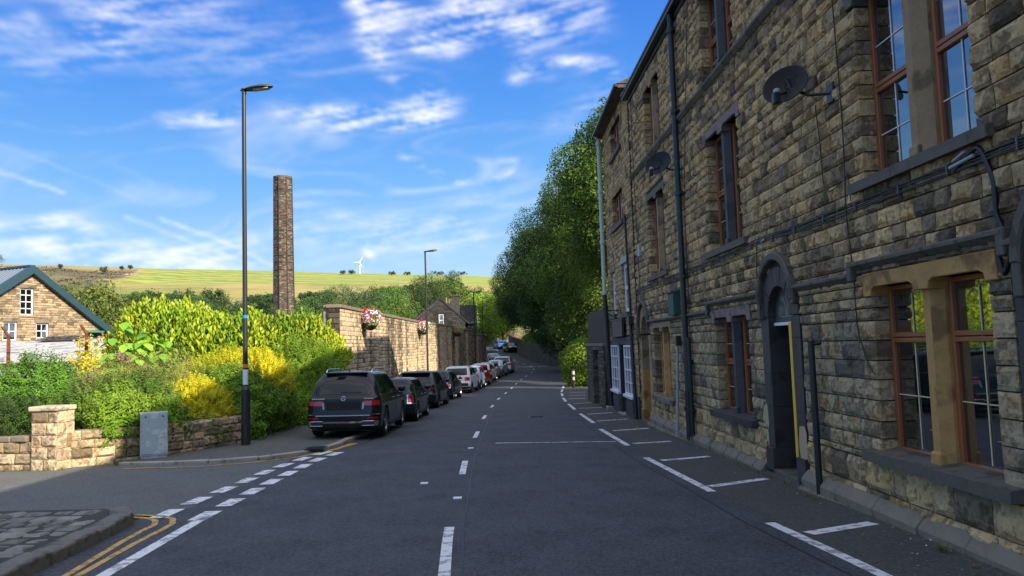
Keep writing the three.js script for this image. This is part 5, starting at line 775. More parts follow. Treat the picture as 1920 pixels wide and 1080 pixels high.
makeCar('parked_suv', 'white SUV with dark rear window at the outer end of the parked row', 'car', .82, -75.6, .1, { L: 4.4, W: 1.82, H: 1.66, wb: 2.65, r: .34, belt: 1.04, ws: -1.1, wt: -.4, rt: 1.7, rs: 2.05, rw: .7, lamp: [.13, .27, .84, 1.0], paint: carPaint(.66, .67, .66) });
makeCar('parked_hatchback', 'pinkish white car with a yellow plate half hidden behind the white SUV', 'car', .0, -83, 0, { L: 4.0, W: 1.74, H: 1.5, wb: 2.55, r: .31, belt: .97, ws: -1.05, wt: -.3, rt: 1.4, rs: 1.8, rw: .66, lamp: [.13, .27, .8, .98], paint: carPaint(.55, .5, .5), plate: plateYellow });
makeCar('parked_saloon', 'light blue car, last roof showing at the end of the wall', 'car', -.35, -92, -.1, { L: 4.3, W: 1.76, H: 1.46, wb: 2.6, r: .31, belt: .95, ws: -1.1, wt: -.3, rt: 1.3, rs: 1.95, rw: .65, paint: carPaint(.35, .45, .55) });
{ const a = makeCar('moving_car', 'bright blue hatchback far up the road on the bend', 'car', .9, -134, -.25, { L: 4.1, W: 1.78, H: 1.5, wb: 2.55, r: .32, belt: .97, ws: -1.05, wt: -.3, rt: 1.4, rs: 1.85, rw: .66, paint: carPaint(.01, .12, .45) }); delete a.car.userData.group; const b = makeCar('moving_car', 'dark car coming round the far bend beside the field stone wall', 'car', 2.5, -122, -.2 + Math.PI, { L: 4.3, W: 1.8, H: 1.55, wb: 2.6, r: .33, belt: 1, ws: -1.05, wt: -.3, rt: 1.5, rs: 1.95, rw: .68, paint: carPaint(.02, .02, .025) }); delete b.car.userData.group; }
// ───────────────────────── plants ─────────────────────────
const leafMat = (t = .35) => phys({ color: rgb(1, 1, 1), roughness: .75, specularIntensity: .35, transmission: t, thickness: 0, side: THREE.DoubleSide });
const leafM = leafMat(.32), glossLeafM = phys({ color: rgb(1, 1, 1), roughness: .5, specularIntensity: .5, transmission: .25, side: THREE.DoubleSide }), barkMat = mat({ color: rgb(.075, .06, .045), map: cleanTex, bumpMap: stoneBump, bumpScale: .03, roughness: .95 }, .8);
// one leaf along +z from the origin, folded at the midrib, drooping by d
function leafGeo(l, w, fold = .25, d = .2, rich = false) {
  const P = rich ? [[0, 0], [.25, .42], [.55, .5], [.82, .26], [1, 0]] : [[0, 0], [.45, .5], [1, 0]], pos = [], idx = [];
  for (const [t, k] of P) { const y = -d * l * t * t; pos.push(0, y, l * t); if (k) pos.push(-w * k, y + fold * w * k, l * t, w * k, y + fold * w * k, l * t); }
  if (rich) { const m = [0, 1, 4, 7, 10]; idx.push(0, 1, 2, 0, 3, 1); for (const a of [1, 4]) idx.push(a, a + 1, a + 4, a, a + 4, a + 3, a, a + 3, a + 5, a, a + 5, a + 2); idx.length = 0; idx.push(0, 2, 1, 0, 1, 3, 1, 2, 5, 1, 5, 4, 1, 4, 6, 1, 6, 3, 4, 5, 8, 4, 8, 7, 4, 7, 9, 4, 9, 6, 7, 8, 10, 7, 10, 9); }
  else idx.push(0, 2, 1, 0, 1, 3, 1, 2, 4, 1, 4, 3);
  const g = new THREE.BufferGeometry(); g.setAttribute('position', new THREE.Float32BufferAttribute(pos, 3)); g.setIndex(idx); g.computeVertexNormals(); return g;
}
const _q = new THREE.Quaternion(), _m = new THREE.Matrix4();
const orient = (g, dir, roll, p) => { const z = dir.clone().normalize(), up = Math.abs(z.y) > .95 ? V(1, 0, 0) : V(0, 1, 0), x = up.clone().cross(z).normalize(), y = z.clone().cross(x); return g.applyMatrix4(new THREE.Matrix4().makeRotationZ(roll)).applyMatrix4(new THREE.Matrix4().makeBasis(x, y, z)).translate(p.x, p.y, p.z); };
// a shoot along +y: n leaves set spirally
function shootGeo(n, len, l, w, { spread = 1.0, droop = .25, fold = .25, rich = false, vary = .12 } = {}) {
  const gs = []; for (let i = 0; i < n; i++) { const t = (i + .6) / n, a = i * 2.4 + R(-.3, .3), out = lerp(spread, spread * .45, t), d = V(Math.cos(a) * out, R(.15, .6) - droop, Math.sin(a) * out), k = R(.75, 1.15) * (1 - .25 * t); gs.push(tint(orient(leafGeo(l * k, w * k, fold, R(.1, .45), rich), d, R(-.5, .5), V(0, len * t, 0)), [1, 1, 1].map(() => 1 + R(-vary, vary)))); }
  return mergeGeometries(gs.map((g) => { g.deleteAttribute('uv'); return g; }));
}
function clumpGeo(n, r, l, w) { const gs = []; for (let i = 0; i < n; i++) { const p = V(R(-1, 1), R(-.7, .7), R(-1, 1)); if (p.length() > 1) p.normalize(); const d = V(p.x + R(-.6, .6), R(-.7, .35), p.z + R(-.6, .6)), k = R(.7, 1.25); gs.push(tint(orient(leafGeo(l * k, w * k, .2, R(0, .4)), d, R(-.9, .9), p.multiplyScalar(r)), [1, 1, 1].map(() => R(.82, 1.18)))); } return mergeGeometries(gs); }
function scatter(owner, name, geo, material, items, stuff = true) {
  const m = new THREE.InstancedMesh(geo, material, items.length), c = new THREE.Color();
  items.forEach(({ p, dir, s, col, roll }, i) => { const y = dir.clone().normalize(), a = Math.abs(y.y) > .95 ? V(1, 0, 0) : V(0, 1, 0), x = a.cross(y).normalize(), z = x.clone().cross(y); const ca = Math.cos(roll), sa = Math.sin(roll), x2 = x.clone().multiplyScalar(ca).addScaledVector(z, sa), z2 = z.clone().multiplyScalar(ca).addScaledVector(x, -sa); _m.makeBasis(x2.multiplyScalar(s), y.multiplyScalar(s), z2.multiplyScalar(s)).setPosition(p); m.setMatrixAt(i, _m); m.setColorAt(i, c.setRGB(...col)); });
  m.name = name; m.castShadow = m.receiveShadow = true; if (stuff) m.userData.kind = 'stuff'; owner.add(m); return m;
}
// points over a crown made of lobes [x,y,z,r,(squash)]: most near the outside of each lobe
function overLobes(lobes, n, { inner = .72, flatY = 1, cols, dirUp = .4, size = [.8, 1.25], jitter = .35, colVar = .18, low = -1 }) {
  // every bough grows leaves of its own random tone, and every shoot varies a little about it, wherever it sits in the crown
  const w = lobes.map((l) => l[3] ** 2), tot = w.reduce((a, b) => a + b, 0), out = [], boughTone = lobes.map(() => [rnd(), R(1 - colVar, 1 + colVar)]);
  let guard = n * 6; while (out.length < n && guard-- > 0) {
    let t = rnd() * tot, i = 0; while (t > w[i] && i < w.length - 1) t -= w[i++];
    const [lx, ly, lz, r] = lobes[i], d = V(R(-1, 1), R(-1, 1), R(-1, 1)); if (d.length() > 1 || d.length() < .05) continue; d.normalize(); if (d.y < low) continue;
    const bump = 1 + .16 * n3(d.x * 2.2 + i * 3.1, d.y * 2.2, d.z * 2.2 + i), k = r * bump * (rnd() < .78 ? R(.86, 1.05) : R(inner * .6, .9)), p = V(lx + d.x * k, ly + d.y * k * flatY, lz + d.z * k);
    let hid = false; for (let j = 0; j < lobes.length && !hid; j++) if (j !== i) { const q = lobes[j]; if ((p.x - q[0]) ** 2 + ((p.y - q[1]) / flatY) ** 2 + (p.z - q[2]) ** 2 < (q[3] * inner) ** 2) hid = true; } if (hid) continue;
    const c0 = mixc(cols[0], cols[1], clamp(boughTone[i][0] * .6 + rnd() * .4 + R(-.1, .1), 0, 1)), f = boughTone[i][1] * R(1 - colVar, 1 + colVar);
    out.push({ p, dir: d.clone().multiplyScalar(1 - dirUp).add(V(R(-jitter, jitter), dirUp + R(-jitter, jitter), R(-jitter, jitter))), s: R(...size), col: c0.map((x) => x * f), roll: R(0, 6.28) });
  }
  return out;
}
reseed(600);
const clumpA = clumpGeo(16, .5, .30, .17), clumpB = clumpGeo(16, .5, .22, .12), clumpFine = clumpGeo(20, .5, .17, .085), clumpFar = clumpGeo(12, .6, .55, .32);
function tree(name, label, x, z, o) {
  const y0 = o.y ?? terrain(x, z), { h, r, base = h * .2 } = o, t = thing(name, label, 'tree', [x, y0, z], 0, o.group), H = h - y0, cy = (H + base) / 2, ry = (H - base) / 2, lobes = [];
  const nl = o.lobes ?? 26; lobes.push([0, cy, 0, Math.min(r, ry) * .72]);
  for (let i = 0; i < nl; i++) { const a = i * 2.4 + R(-.4, .4), v = 1 - 2 * (i + .5) / nl, ring = Math.sqrt(1 - v * v) * (v < 0 ? 1 : (o.taper ? 1 - .45 * v : 1)), k = R(.66, .86), lr = R(.26, .42) * Math.min(r, ry * 1.1) * (o.lobeK ?? 1); lobes.push([Math.cos(a) * ring * r * k, cy + v * (ry - lr * .7), Math.sin(a) * ring * r * k, lr]); }
  const gs = [rod([0, -.3, 0], [R(-.2, .2), base + ry * .5, R(-.2, .2)], .035 * H * .62, 10, .015 * H)]; for (let i = 1; i < Math.min(nl, 9); i++) { const l = lobes[(i * 5) % nl + 1]; gs.push(rod([0, base * .7 + i * .12, 0], [l[0] * .85, l[1], l[2] * .85], .012 * H, 6, .004 * H)); }
  part('trunk', gs, barkMat, t);
  scatter(t, 'crown', o.geo ?? clumpA, o.m ?? leafM, overLobes(lobes, o.n ?? 900, { cols: o.cols, size: o.size ?? [.8, 1.3], dirUp: .3, colVar: o.colVar ?? .16, inner: .7 }));
  return t;
}
// the tall dark trees that close the street
const DARK = [[.028, .065, .014], [.065, .12, .02]], MIDG = [[.05, .11, .018], [.19, .29, .035]];
{
  reseed(610); const g = 'tall trees over the bend';
  const twigs = (t, pts) => part('bare_twig', pts.flatMap(([x, y, z]) => [rod([x, y - 2.2, z], [x, y, z], .035, 5, .008), ...[0, 1, 2, 3, 4].map((k) => rod([x, y - 1.8 + k * .36, z], [x + R(-.7, .7), y - 1.3 + k * .4, z + R(-.5, .5)], .014, 4, .005))]), mat({ color: rgb(.22, .18, .13), roughness: .9 }), t);
  const T = (label, x, z, h, r, o = {}) => tree('broadleaf_tree', label, x, z, { h, r, n: 6500, lobes: 30, lobeK: 1.05, base: 1.5, size: [.8, 1.35], colVar: .3, geo: clumpFine, cols: MIDG, group: g, ...o });
  T('tallest broadleaf tree, leaning out beside the white downpipe of the stone house', 8.8, -46, 16.2, 4.4, { base: 6 });
  const syc = T('bushy sycamore behind the tallest tree with a bare twig at its top', 8.6, -59, 16.6, 4.9, { cols: [[.06, .12, .02], [.16, .23, .04]] });
  twigs(syc, [[-2.4, 17.6, .6], [-1.5, 18.1, 1], [-3.4, 16.2, 1], [-2.9, 16.9, 0]]);
  T('dark spreading tree in the middle of the row over the bend', 7.4, -75, 16.8, 5.5, { n: 5600, cols: DARK });
  T('dark tree overhanging the far side of the bend', 7.0, -93, 16.4, 5.2, { n: 4600, base: 5, cols: DARK });
  T('lower dark tree at the end of the row beyond the far lamps', 5.8, -116, 14.4, 5.8, { n: 4200, base: 5, cols: [[.04, .08, .018], [.075, .12, .026]] });
  T('dense tree on the bank behind the row of tall trees', 14, -66, 15, 5.5, { n: 3000, geo: clumpA, cols: DARK }); T('second dense tree on the bank above the footway', 15, -84, 17, 6, { n: 3000, geo: clumpA, cols: DARK }); T('tree on the bank behind the outhouse, mostly hidden by the stone house', 12.3, -33.5, 12.6, 3.7, { n: 2200, geo: clumpA }); T('thick tree filling the gap behind the far field wall', 11, -104, 15, 6, { n: 2600, geo: clumpA, cols: DARK });
  T('large tree beyond the bend where the road disappears', -1, -176, 14, 8, { n: 2400, geo: clumpA, size: [.9, 1.5], cols: DARK }); T('tree beside the far brown wall', -10, -160, 15, 7, { n: 2200, geo: clumpA, size: [.9, 1.5], cols: [[.09, .15, .03], [.13, .19, .035]] }); T('tree above the parked blue car at the bend', 9, -140, 14, 7, { n: 2200, geo: clumpA, size: [.9, 1.5], cols: DARK });
}
function bush(name, label, lobes, o) {
  const c = lobes.reduce((a, l) => [a[0] + l[0] / lobes.length, 0, a[2] + l[2] / lobes.length], [0, 0, 0]), y = o.y ?? terrain(c[0], c[2]);
  const b = thing(name, label, o.category ?? 'bush', [c[0], y, c[2]], 0, o.group), L = lobes.map(([x, yy, z, r]) => [x - c[0], yy - y, z - c[2], r]);
  part('stem', L.flatMap(([x, yy, z, r]) => [rod([x * .5, -.1, z * .5], [x, yy + r * .3, z], .022, 5, .008), rod([x * .4, -.1, z * .6], [x + r * .4, yy, z - r * .3], .016, 5, .006)]), barkMat, b);
  scatter(b, 'foliage', o.geo, o.m ?? leafM, overLobes(L, o.n, { inner: .8, ...o })); return b;
}
reseed(620);
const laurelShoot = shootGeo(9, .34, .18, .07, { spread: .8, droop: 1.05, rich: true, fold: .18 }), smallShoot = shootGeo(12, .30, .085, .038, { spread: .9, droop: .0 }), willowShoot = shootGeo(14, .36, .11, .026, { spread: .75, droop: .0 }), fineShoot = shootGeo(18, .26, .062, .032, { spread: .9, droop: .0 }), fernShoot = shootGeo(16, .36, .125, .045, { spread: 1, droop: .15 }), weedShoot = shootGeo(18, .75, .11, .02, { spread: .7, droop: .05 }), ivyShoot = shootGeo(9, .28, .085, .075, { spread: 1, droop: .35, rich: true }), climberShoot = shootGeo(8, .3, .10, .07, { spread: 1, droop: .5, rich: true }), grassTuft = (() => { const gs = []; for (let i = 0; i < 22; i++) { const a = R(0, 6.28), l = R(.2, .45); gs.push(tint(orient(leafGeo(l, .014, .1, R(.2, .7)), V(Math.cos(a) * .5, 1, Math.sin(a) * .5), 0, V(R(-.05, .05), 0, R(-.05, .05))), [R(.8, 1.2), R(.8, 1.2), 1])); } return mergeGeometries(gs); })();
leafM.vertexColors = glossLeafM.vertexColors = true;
const LAUREL = [[.13, .28, .012], [.40, .46, .025]], GOLD = [[.46, .52, .015], [.70, .64, .02]], GREEN = [[.10, .24, .02], [.24, .38, .03]], BRIGHT = [[.15, .31, .02], [.29, .43, .035]], OLIVE = [[.17, .24, .04], [.29, .32, .06]];
bush('laurel_hedge', 'tall drooping yellow-green laurel hedge below the mill chimney', [[-11.3, 2.55, -25.6, 1.0], [-10.5, 2.35, -25.5, 1.05], [-9.6, 2.15, -25.3, 1.0], [-8.8, 2.0, -25.6, 1.0], [-8.0, 1.85, -25.8, 1.0], [-7.2, 1.95, -26.2, 1.0], [-6.5, 1.85, -26.6, .95], [-6.0, 1.5, -27.0, .8], [-11, 1.3, -25.4, 1.1], [-9.7, 1.0, -25.0, 1.1], [-8.4, .9, -25.2, 1.1], [-7.2, .9, -25.6, 1.1], [-11.9, 1.9, -25.8, .9], [-10.2, 3.0, -25.8, .5], [-8.3, 2.7, -26, .45], [-6.7, 2.6, -26.8, .45]], { geo: laurelShoot, m: glossLeafM, n: 3900, cols: LAUREL, dirUp: .68, jitter: .28, size: [.95, 1.4], colVar: .24, category: 'hedge' });
bush('shrub', 'rounded mid green willow-leaved shrub between the laurel hedge and the black SUV', [[-6.3, 1.25, -25.0, .85], [-6.0, .85, -25.6, .75], [-6.7, .8, -24.4, .75], [-5.9, .45, -24.8, .6], [-6.2, .1, -23.9, .5], [-5.95, 1.4, -26.2, .6]], { geo: willowShoot, n: 2600, cols: [[.15, .30, .02], [.30, .44, .03]], dirUp: .45 });
bush('shrub', 'large feathery golden yellow shrub behind the tall street lamp', [[-6.55, 1.15, -21.6, .62], [-7.2, 1.15, -21.6, .7], [-7.9, 1.1, -21.8, .62], [-8.5, 1.0, -22.0, .5], [-6.3, .85, -21.8, .5], [-6.8, .75, -21.2, .55]], { geo: fineShoot, n: 2600, cols: GOLD, dirUp: .55, colVar: .14 });
bush('shrub', 'smaller golden yellow shrub spilling over the low wall beside the grey cabinet', [[-7.55, .62, -19.3, .55], [-7.15, .45, -19.1, .5], [-7.8, .3, -19.0, .42], [-7.2, .1, -18.7, .35]], { geo: fineShoot, n: 1500, cols: GOLD, dirUp: .4, colVar: .16 });
bush('shrub', 'green ferny shrub leaning over the wall around the foot of the street lamp', [[-6.9, .75, -20.4, .62], [-6.45, .5, -20.7, .55], [-7.4, .8, -20.6, .55], [-6.45, .35, -21.8, .55], [-6.6, .1, -19.9, .42], [-6.4, .2, -22.7, .42]], { geo: fernShoot, n: 1900, cols: GREEN, dirUp: .35 });
bush('shrub', 'dark elder shrub with pointed green leaves behind the privet hedge', [[-11.3, 1.05, -19.2, .75], [-10.6, .85, -18.8, .62], [-11.9, .75, -18.8, .62], [-10.2, .6, -18.4, .5], [-11.2, .4, -18.4, .6]], { geo: smallShoot, n: 2200, cols: [[.07, .20, .018], [.17, .34, .03]], dirUp: .3, size: [.9, 1.4] });
bush('shrub', 'olive green loose shrub above the dark clipped privet', [[-13.2, .95, -18.3, .7], [-12.4, .75, -17.8, .55], [-13.8, .7, -18.0, .6], [-11.6, .45, -17.5, .4], [-14.4, 1.2, -19, .7]], { geo: smallShoot, n: 1700, cols: OLIVE, dirUp: .4 });
bush('privet_hedge', 'clipped dark privet hedge behind the lower mossy length of wall', [[-9.9, .45, -16.45, .45], [-10.4, .55, -16.5, .5], [-11.0, .55, -16.6, .5], [-11.6, .6, -16.7, .5], [-12.3, .6, -16.7, .5], [-13, .6, -16.8, .5], [-9.7, .2, -16.25, .35], [-10.6, .1, -16.2, .4]], { geo: smallShoot, n: 1900, cols: [[.035, .075, .015], [.075, .12, .022]], dirUp: .4, size: [.6, .95], category: 'hedge' });
bush('shrub', 'bright fern-green shrub growing over the wall beside the gate pillar', [[-8.25, .55, -16.8, .36], [-7.85, .5, -17.15, .34], [-8.1, .3, -16.65, .3], [-8.5, .75, -17.2, .34], [-7.5, .45, -17.6, .28]], { geo: fernShoot, n: 900, cols: BRIGHT, dirUp: .3, size: [.7, 1.1] });
bush('climber', 'yellowing climber wound round the second rusty fence post', [[-12.6, 1.7, -24.0, .35], [-12.3, 1.25, -23.8, .45], [-12.7, 2.2, -24.2, .22], [-11.9, .9, -23.6, .45], [-12.9, .9, -23.8, .4]], { geo: climberShoot, n: 420, cols: [[.42, .42, .03], [.72, .62, .05]], dirUp: .2, category: 'climbing plant' });
bush('weed_patch', 'tall wild weeds and willowherb behind the wall beside the fern-green shrub', [[-9.4, .85, -18.6, .55], [-9.0, 1.0, -19.3, .6], [-8.5, 1.0, -19.2, .6], [-8.3, .8, -18.6, .5], [-9.8, .9, -19.4, .55], [-8.0, .9, -19.6, .5], [-8.4, 1.1, -20.4, .55]], { geo: weedShoot, n: 1000, cols: [[.17, .24, .045], [.42, .40, .12]], dirUp: .8, size: [.6, .95], jitter: .25, category: 'weeds' });
bush('shrub', 'dull mid green leafy clump behind the fern-green shrub, above the gate pillar', [[-8.7, .95, -17.8, .42], [-9.2, .9, -17.6, .42], [-8.3, 1.0, -18.2, .4], [-7.9, .8, -18.2, .38], [-9.4, .6, -17.3, .35]], { geo: smallShoot, n: 1100, cols: [[.09, .19, .025], [.20, .31, .045]], dirUp: .45, size: [.7, 1.1] });
bush('ragwort_patch', 'small yellow flowered weeds on the slope beside the cabinet', [[-8.6, 1.15, -18.0, .3], [-7.9, .75, -18.0, .26], [-7.75, .95, -18.7, .3], [-9.0, 1.1, -18.0, .25]], { geo: fineShoot, n: 150, cols: [[.5, .5, .02], [.8, .65, .02]], dirUp: .6, size: [.4, .7], category: 'weeds' });
bush('dry_grass', 'dry straw coloured grass heads among the weeds', [[-9.6, .95, -18.5, .4], [-9.1, .9, -18.3, .35], [-8.7, 1.1, -18.8, .35]], { geo: grassTuft, n: 160, cols: [[.34, .22, .11], [.42, .33, .15]], dirUp: .85, jitter: .2, category: 'grass' });
bush('ivy', 'dark ivy trailing down the low wall towards the black SUV', [[-6.5, .05, -21.0, .35], [-6.35, -.05, -22.4, .32], [-6.35, -.1, -23.6, .34], [-6.9, .0, -18.3, .28], [-7.3, .25, -17.7, .25], [-6.3, .1, -25, .4]], { geo: ivyShoot, n: 700, cols: [[.05, .11, .015], [.12, .2, .03]], dirUp: .1, category: 'ivy' });
bush('shrub', 'sunlit pale green bush at the foot of the tall trees beside the outhouse', [[5.3, .9, -49.8, .8], [5.8, 1.2, -49.4, .85], [5.2, .3, -50.2, .75], [5.7, -.1, -49.6, .8], [6.3, .7, -49, .8], [5.1, -.4, -49.8, .5]], { geo: clumpFine, n: 1200, cols: [[.17, .27, .03], [.27, .36, .04]], dirUp: .3, size: [.5, .9], y: G(-49) });
bush('shrub', 'small sunlit shrubs on top of the far field wall at the bend', [[5.7, 2.3, -100, .8], [5.2, 2.4, -107, .9], [4.9, 2.3, -111, .8], [6.3, 2.6, -95, .7]], { geo: clumpFine, n: 700, cols: [[.2, .27, .05], [.28, .34, .06]], dirUp: .3, y: G(-103) });
bush('undergrowth_hedge', 'tall dark overgrown hedge under the trees on the inside of the bend', [[9.5, 1.2, -80, 2.2], [8.6, 1.0, -73, 1.9], [8.4, 1.2, -66, 1.9], [8.0, 1, -60, 1.6], [9, 2.8, -76, 2.2], [9, 2.8, -68, 2.2], [8.4, 2.6, -61, 1.8], [8, 1.3, -55, 1.4], [10.5, 3, -83, 2.2], [11, 3.4, -88, 2.4], [10.4, 3.4, -72, 2]], { geo: clumpA, n: 3400, cols: DARK, dirUp: .3, size: [.6, 1.0], y: G(-72), category: 'hedge' });
{ // broad-leaved plant: its leaves are large enough to tell apart
  reseed(640); const b = thing('broad_leaved_plant', 'broad heart-leaved plant standing out against the laurel hedge near the white shed', 'plant', [-9.75, .45, -20.9]), lg = [0, 1, 2].map((k) => { const g = leafGeo(.34 + .05 * k, .26 + .04 * k, .12, .35, true); return g; }), ms = [[.18, .40, .02], [.25, .48, .025], [.34, .55, .04], [.13, .32, .02]].map((c) => phys({ color: rgb(...c), roughness: .45, transmission: .25, side: THREE.DoubleSide }));
  const stems = []; for (let i = 0; i < 30; i++) { const a = i * 2.4, r = R(.15, 1.0), top = V(Math.cos(a) * r, 1.2 + R(.2, 1.35) - r * .5, Math.sin(a) * r * .8); stems.push(rod([top.x * .3, -.1, top.z * .3], [top.x, top.y, top.z], .014, 5, .006)); for (let k = 0; k < 10; k++) { const t = R(.35, 1), p = V(top.x * (.3 + .7 * t), top.y * t, top.z * (.3 + .7 * t)), an = R(0, 6.28), d = V(Math.cos(an) + .25, R(-.75, .05), Math.sin(an) + .35); const m = new THREE.Mesh(lg[k % 3], ms[Math.floor(rnd() * 4)]); m.name = 'leaf'; m.castShadow = m.receiveShadow = true; const z = d.normalize(), x = V(0, 1, 0).cross(z).normalize(), y = z.clone().cross(x); m.quaternion.setFromRotationMatrix(_m.makeBasis(x, y, z)); m.position.copy(p); m.scale.setScalar(R(.65, 1.05)); b.add(m); } }
  part('stem', stems, mat({ color: rgb(.12, .17, .04) }), b);
}
{ // willowherb flower spikes
  reseed(645); const petal = phys({ color: rgb(.55, .16, .42), roughness: .7 }); let n = 0;
  for (const [x, y, z, s, lab] of [[-9.75, 2.0, -20.2, 1, 'pink willowherb spike standing tallest, against the white shed'], [-9.58, 1.93, -20.3, 1.1, 'pink willowherb spike just beside the tallest one'], [-8.3, 1.28, -19.4, .8, 'faded pink willowherb spike above the grey cabinet'], [-8.15, 1.15, -19.3, .9, 'lower pink willowherb spike above the grey cabinet']]) { const f = thing('willowherb', lab, 'flower', [x, .2, z], 0, 'pink willowherb spikes in the weeds'); part('stem', [rod([0, 0, 0], [0, y - .2, 0], .008, 5)], mat({ color: rgb(.16, .14, .06) }), f); const gs = []; for (let k = 0; k < 36; k++) { const a = k * 2.4, t = k / 36; gs.push(orient(leafGeo(.05 * s, .045 * s, .2, .1), V(Math.cos(a), .5, Math.sin(a)), R(-1, 1), V(Math.cos(a) * .03, y - .2 - .22 * s * (1 - t), Math.sin(a) * .03))); } part('flower_spike', gs, petal, f); }
}
{ // plants rooted in walls, tufts along kerbs and wall foots
  reseed(650); const spots = []; for (let i = 0; i < 42; i++) { const t = rnd(), u = -6 - t * 16; spots.push([4.02 - R(0, .1), G(u), u]); } for (let i = 0; i < 30; i++) { const z = -19 - rnd() * 8.5; spots.push([-6.05 + R(0, .12), G(z) + .04, z]); } for (let i = 0; i < 26; i++) { const x = -10 + rnd() * 2.6; spots.push([x, G(-15.6), -15.45 - (x > -8.5 ? .3 : 0)]); }
  const g = thing('wall_foot_weeds', 'sparse little weeds and straw along the foot of the walls', 'weeds'); g.userData.kind = 'stuff'; scatter(g, 'tufts', grassTuft, leafM, spots.map(([x, y, z]) => ({ p: V(x, y, z), dir: V(R(-.2, .2), 1, R(-.2, .2)), s: R(.15, .42), col: mixc([.16, .19, .05], [.34, .22, .08], rnd()), roll: R(0, 6) })));
  const lf = thing('fallen_leaves', 'scattered brown leaves and litter along the edge of the footway', 'leaves'); lf.userData.kind = 'stuff'; const it = []; for (let i = 0; i < 420; i++) { const u = -5.5 - rnd() ** 1.4 * 22, x = 4.12 - Math.abs(R(0, 1) * R(0, 1)) * .9; it.push({ p: V(x, G(u) + .012, u), dir: V(R(-.4, .4), 1, R(-.4, .4)), s: R(.15, .5), col: rnd() < .1 ? [.6, .6, .55] : mixc([.16, .09, .04], [.28, .2, .11], rnd()), roll: R(0, 6) }); } scatter(lf, 'leaf_litter', leafGeo(.08, .05, .3, .2), mat({ color: rgb(1, 1, 1), side: THREE.DoubleSide, roughness: .9 }), it);
  for (const [x, y, z, lab] of [[-4.35, 3.3, -50.5, 'yellow-green ferns rooted in the long wall top between two flower baskets'], [-3.9, 3.3, -54, 'second clump of yellowish ferns rooted in the long wall top'], [-5.3, 2.95, -36, 'small yellow-green weed growing out of the long wall face']]) bush('wall_fern', lab, [[x, y, z, .38], [x + .1, y - .1, z - .7, .34]], { geo: weedShoot, n: z > -40 ? 12 : 60, cols: [[.26, .28, .04], [.38, .36, .06]], dirUp: .5, size: [.4, .7], y: y - .3, category: 'fern' });
  const rust = bush('pier_grass', 'dry straw coloured grass growing against the sooty end of the long wall', [[-6.2, 2.3, -27.6, .3], [-5.95, 2.1, -27.5, .3]], { geo: grassTuft, n: 60, cols: [[.42, .33, .1], [.5, .4, .14]], dirUp: .8, y: 1.9, category: 'grass' });
}
// hanging flower baskets on brackets along the long wall
{
  reseed(660); const flower = (() => { const gs = []; for (let k = 0; k < 6; k++) { const a = k * 1.047; gs.push(orient(leafGeo(.055, .055, .3, -.2), V(Math.cos(a), .45, Math.sin(a)), 0, V(0, 0, 0))); } return mergeGeometries(gs); })();
  const petalM = phys({ color: rgb(1, 1, 1), roughness: .6, transmission: .15, side: THREE.DoubleSide });
  for (const [x, z, cs, lab] of [[-5.1, -31.6, [[.7, .012, .012], [.62, .35, .6], [.75, .62, .7]], 'big hanging flower basket, red and lilac, nearest the sooty end of the long wall'], [-4.3, -46.6, [[.6, .02, .12], [.75, .7, .75], [.75, .72, .72]], 'pink and white hanging flower basket just beside the slim lamp post'], [-2.85, -59.6, [[.7, .3, .2], [.75, .7, .62], [.5, .5, .2]], 'small pale hanging flower basket where the long wall falls into shade']]) {
    const b = thing('flower_basket', lab, 'flower basket', [x, 2.95, z], 0, 'flower baskets on the long wall'); part('bracket', [rod([-.42, -.55, 0], [-.42, .2, 0], .05), rod([-.4, -.5, 0], [.02, -.02, 0], .025), rod([-.4, -.05, 0], [.05, -.05, 0], .025), box(-.48, -.36, -.6, .05, -.07, .07)], ironMat, b); part('bowl', [new THREE.SphereGeometry(.3, 20, 10, 0, 6.2832, Math.PI / 2, Math.PI / 2)], plasticMat, b);
    const L = [[0, .15, 0, .32], [.12, .08, .22, .23], [-.04, .08, -.24, .23], [.16, .24, -.05, .21]]; scatter(b, 'foliage', smallShoot, leafM, overLobes(L, 150, { cols: GREEN, dirUp: .3, size: [.5, .8] }), false);
    cs.forEach((c, i) => scatter(b, 'flowers', flower, petalM, overLobes([L[0], L[i + 1 < 4 ? i + 1 : 1]].map((l) => [l[0] + (i - 1) * .08, l[1] + .06 + (i === 0 ? .1 : 0), l[2] + (i - 1) * .14, l[3] * 1.05]), 130, { cols: [c, c], dirUp: .3, size: [.7, 1.3], colVar: .12, inner: .9 }), true));
  }
}
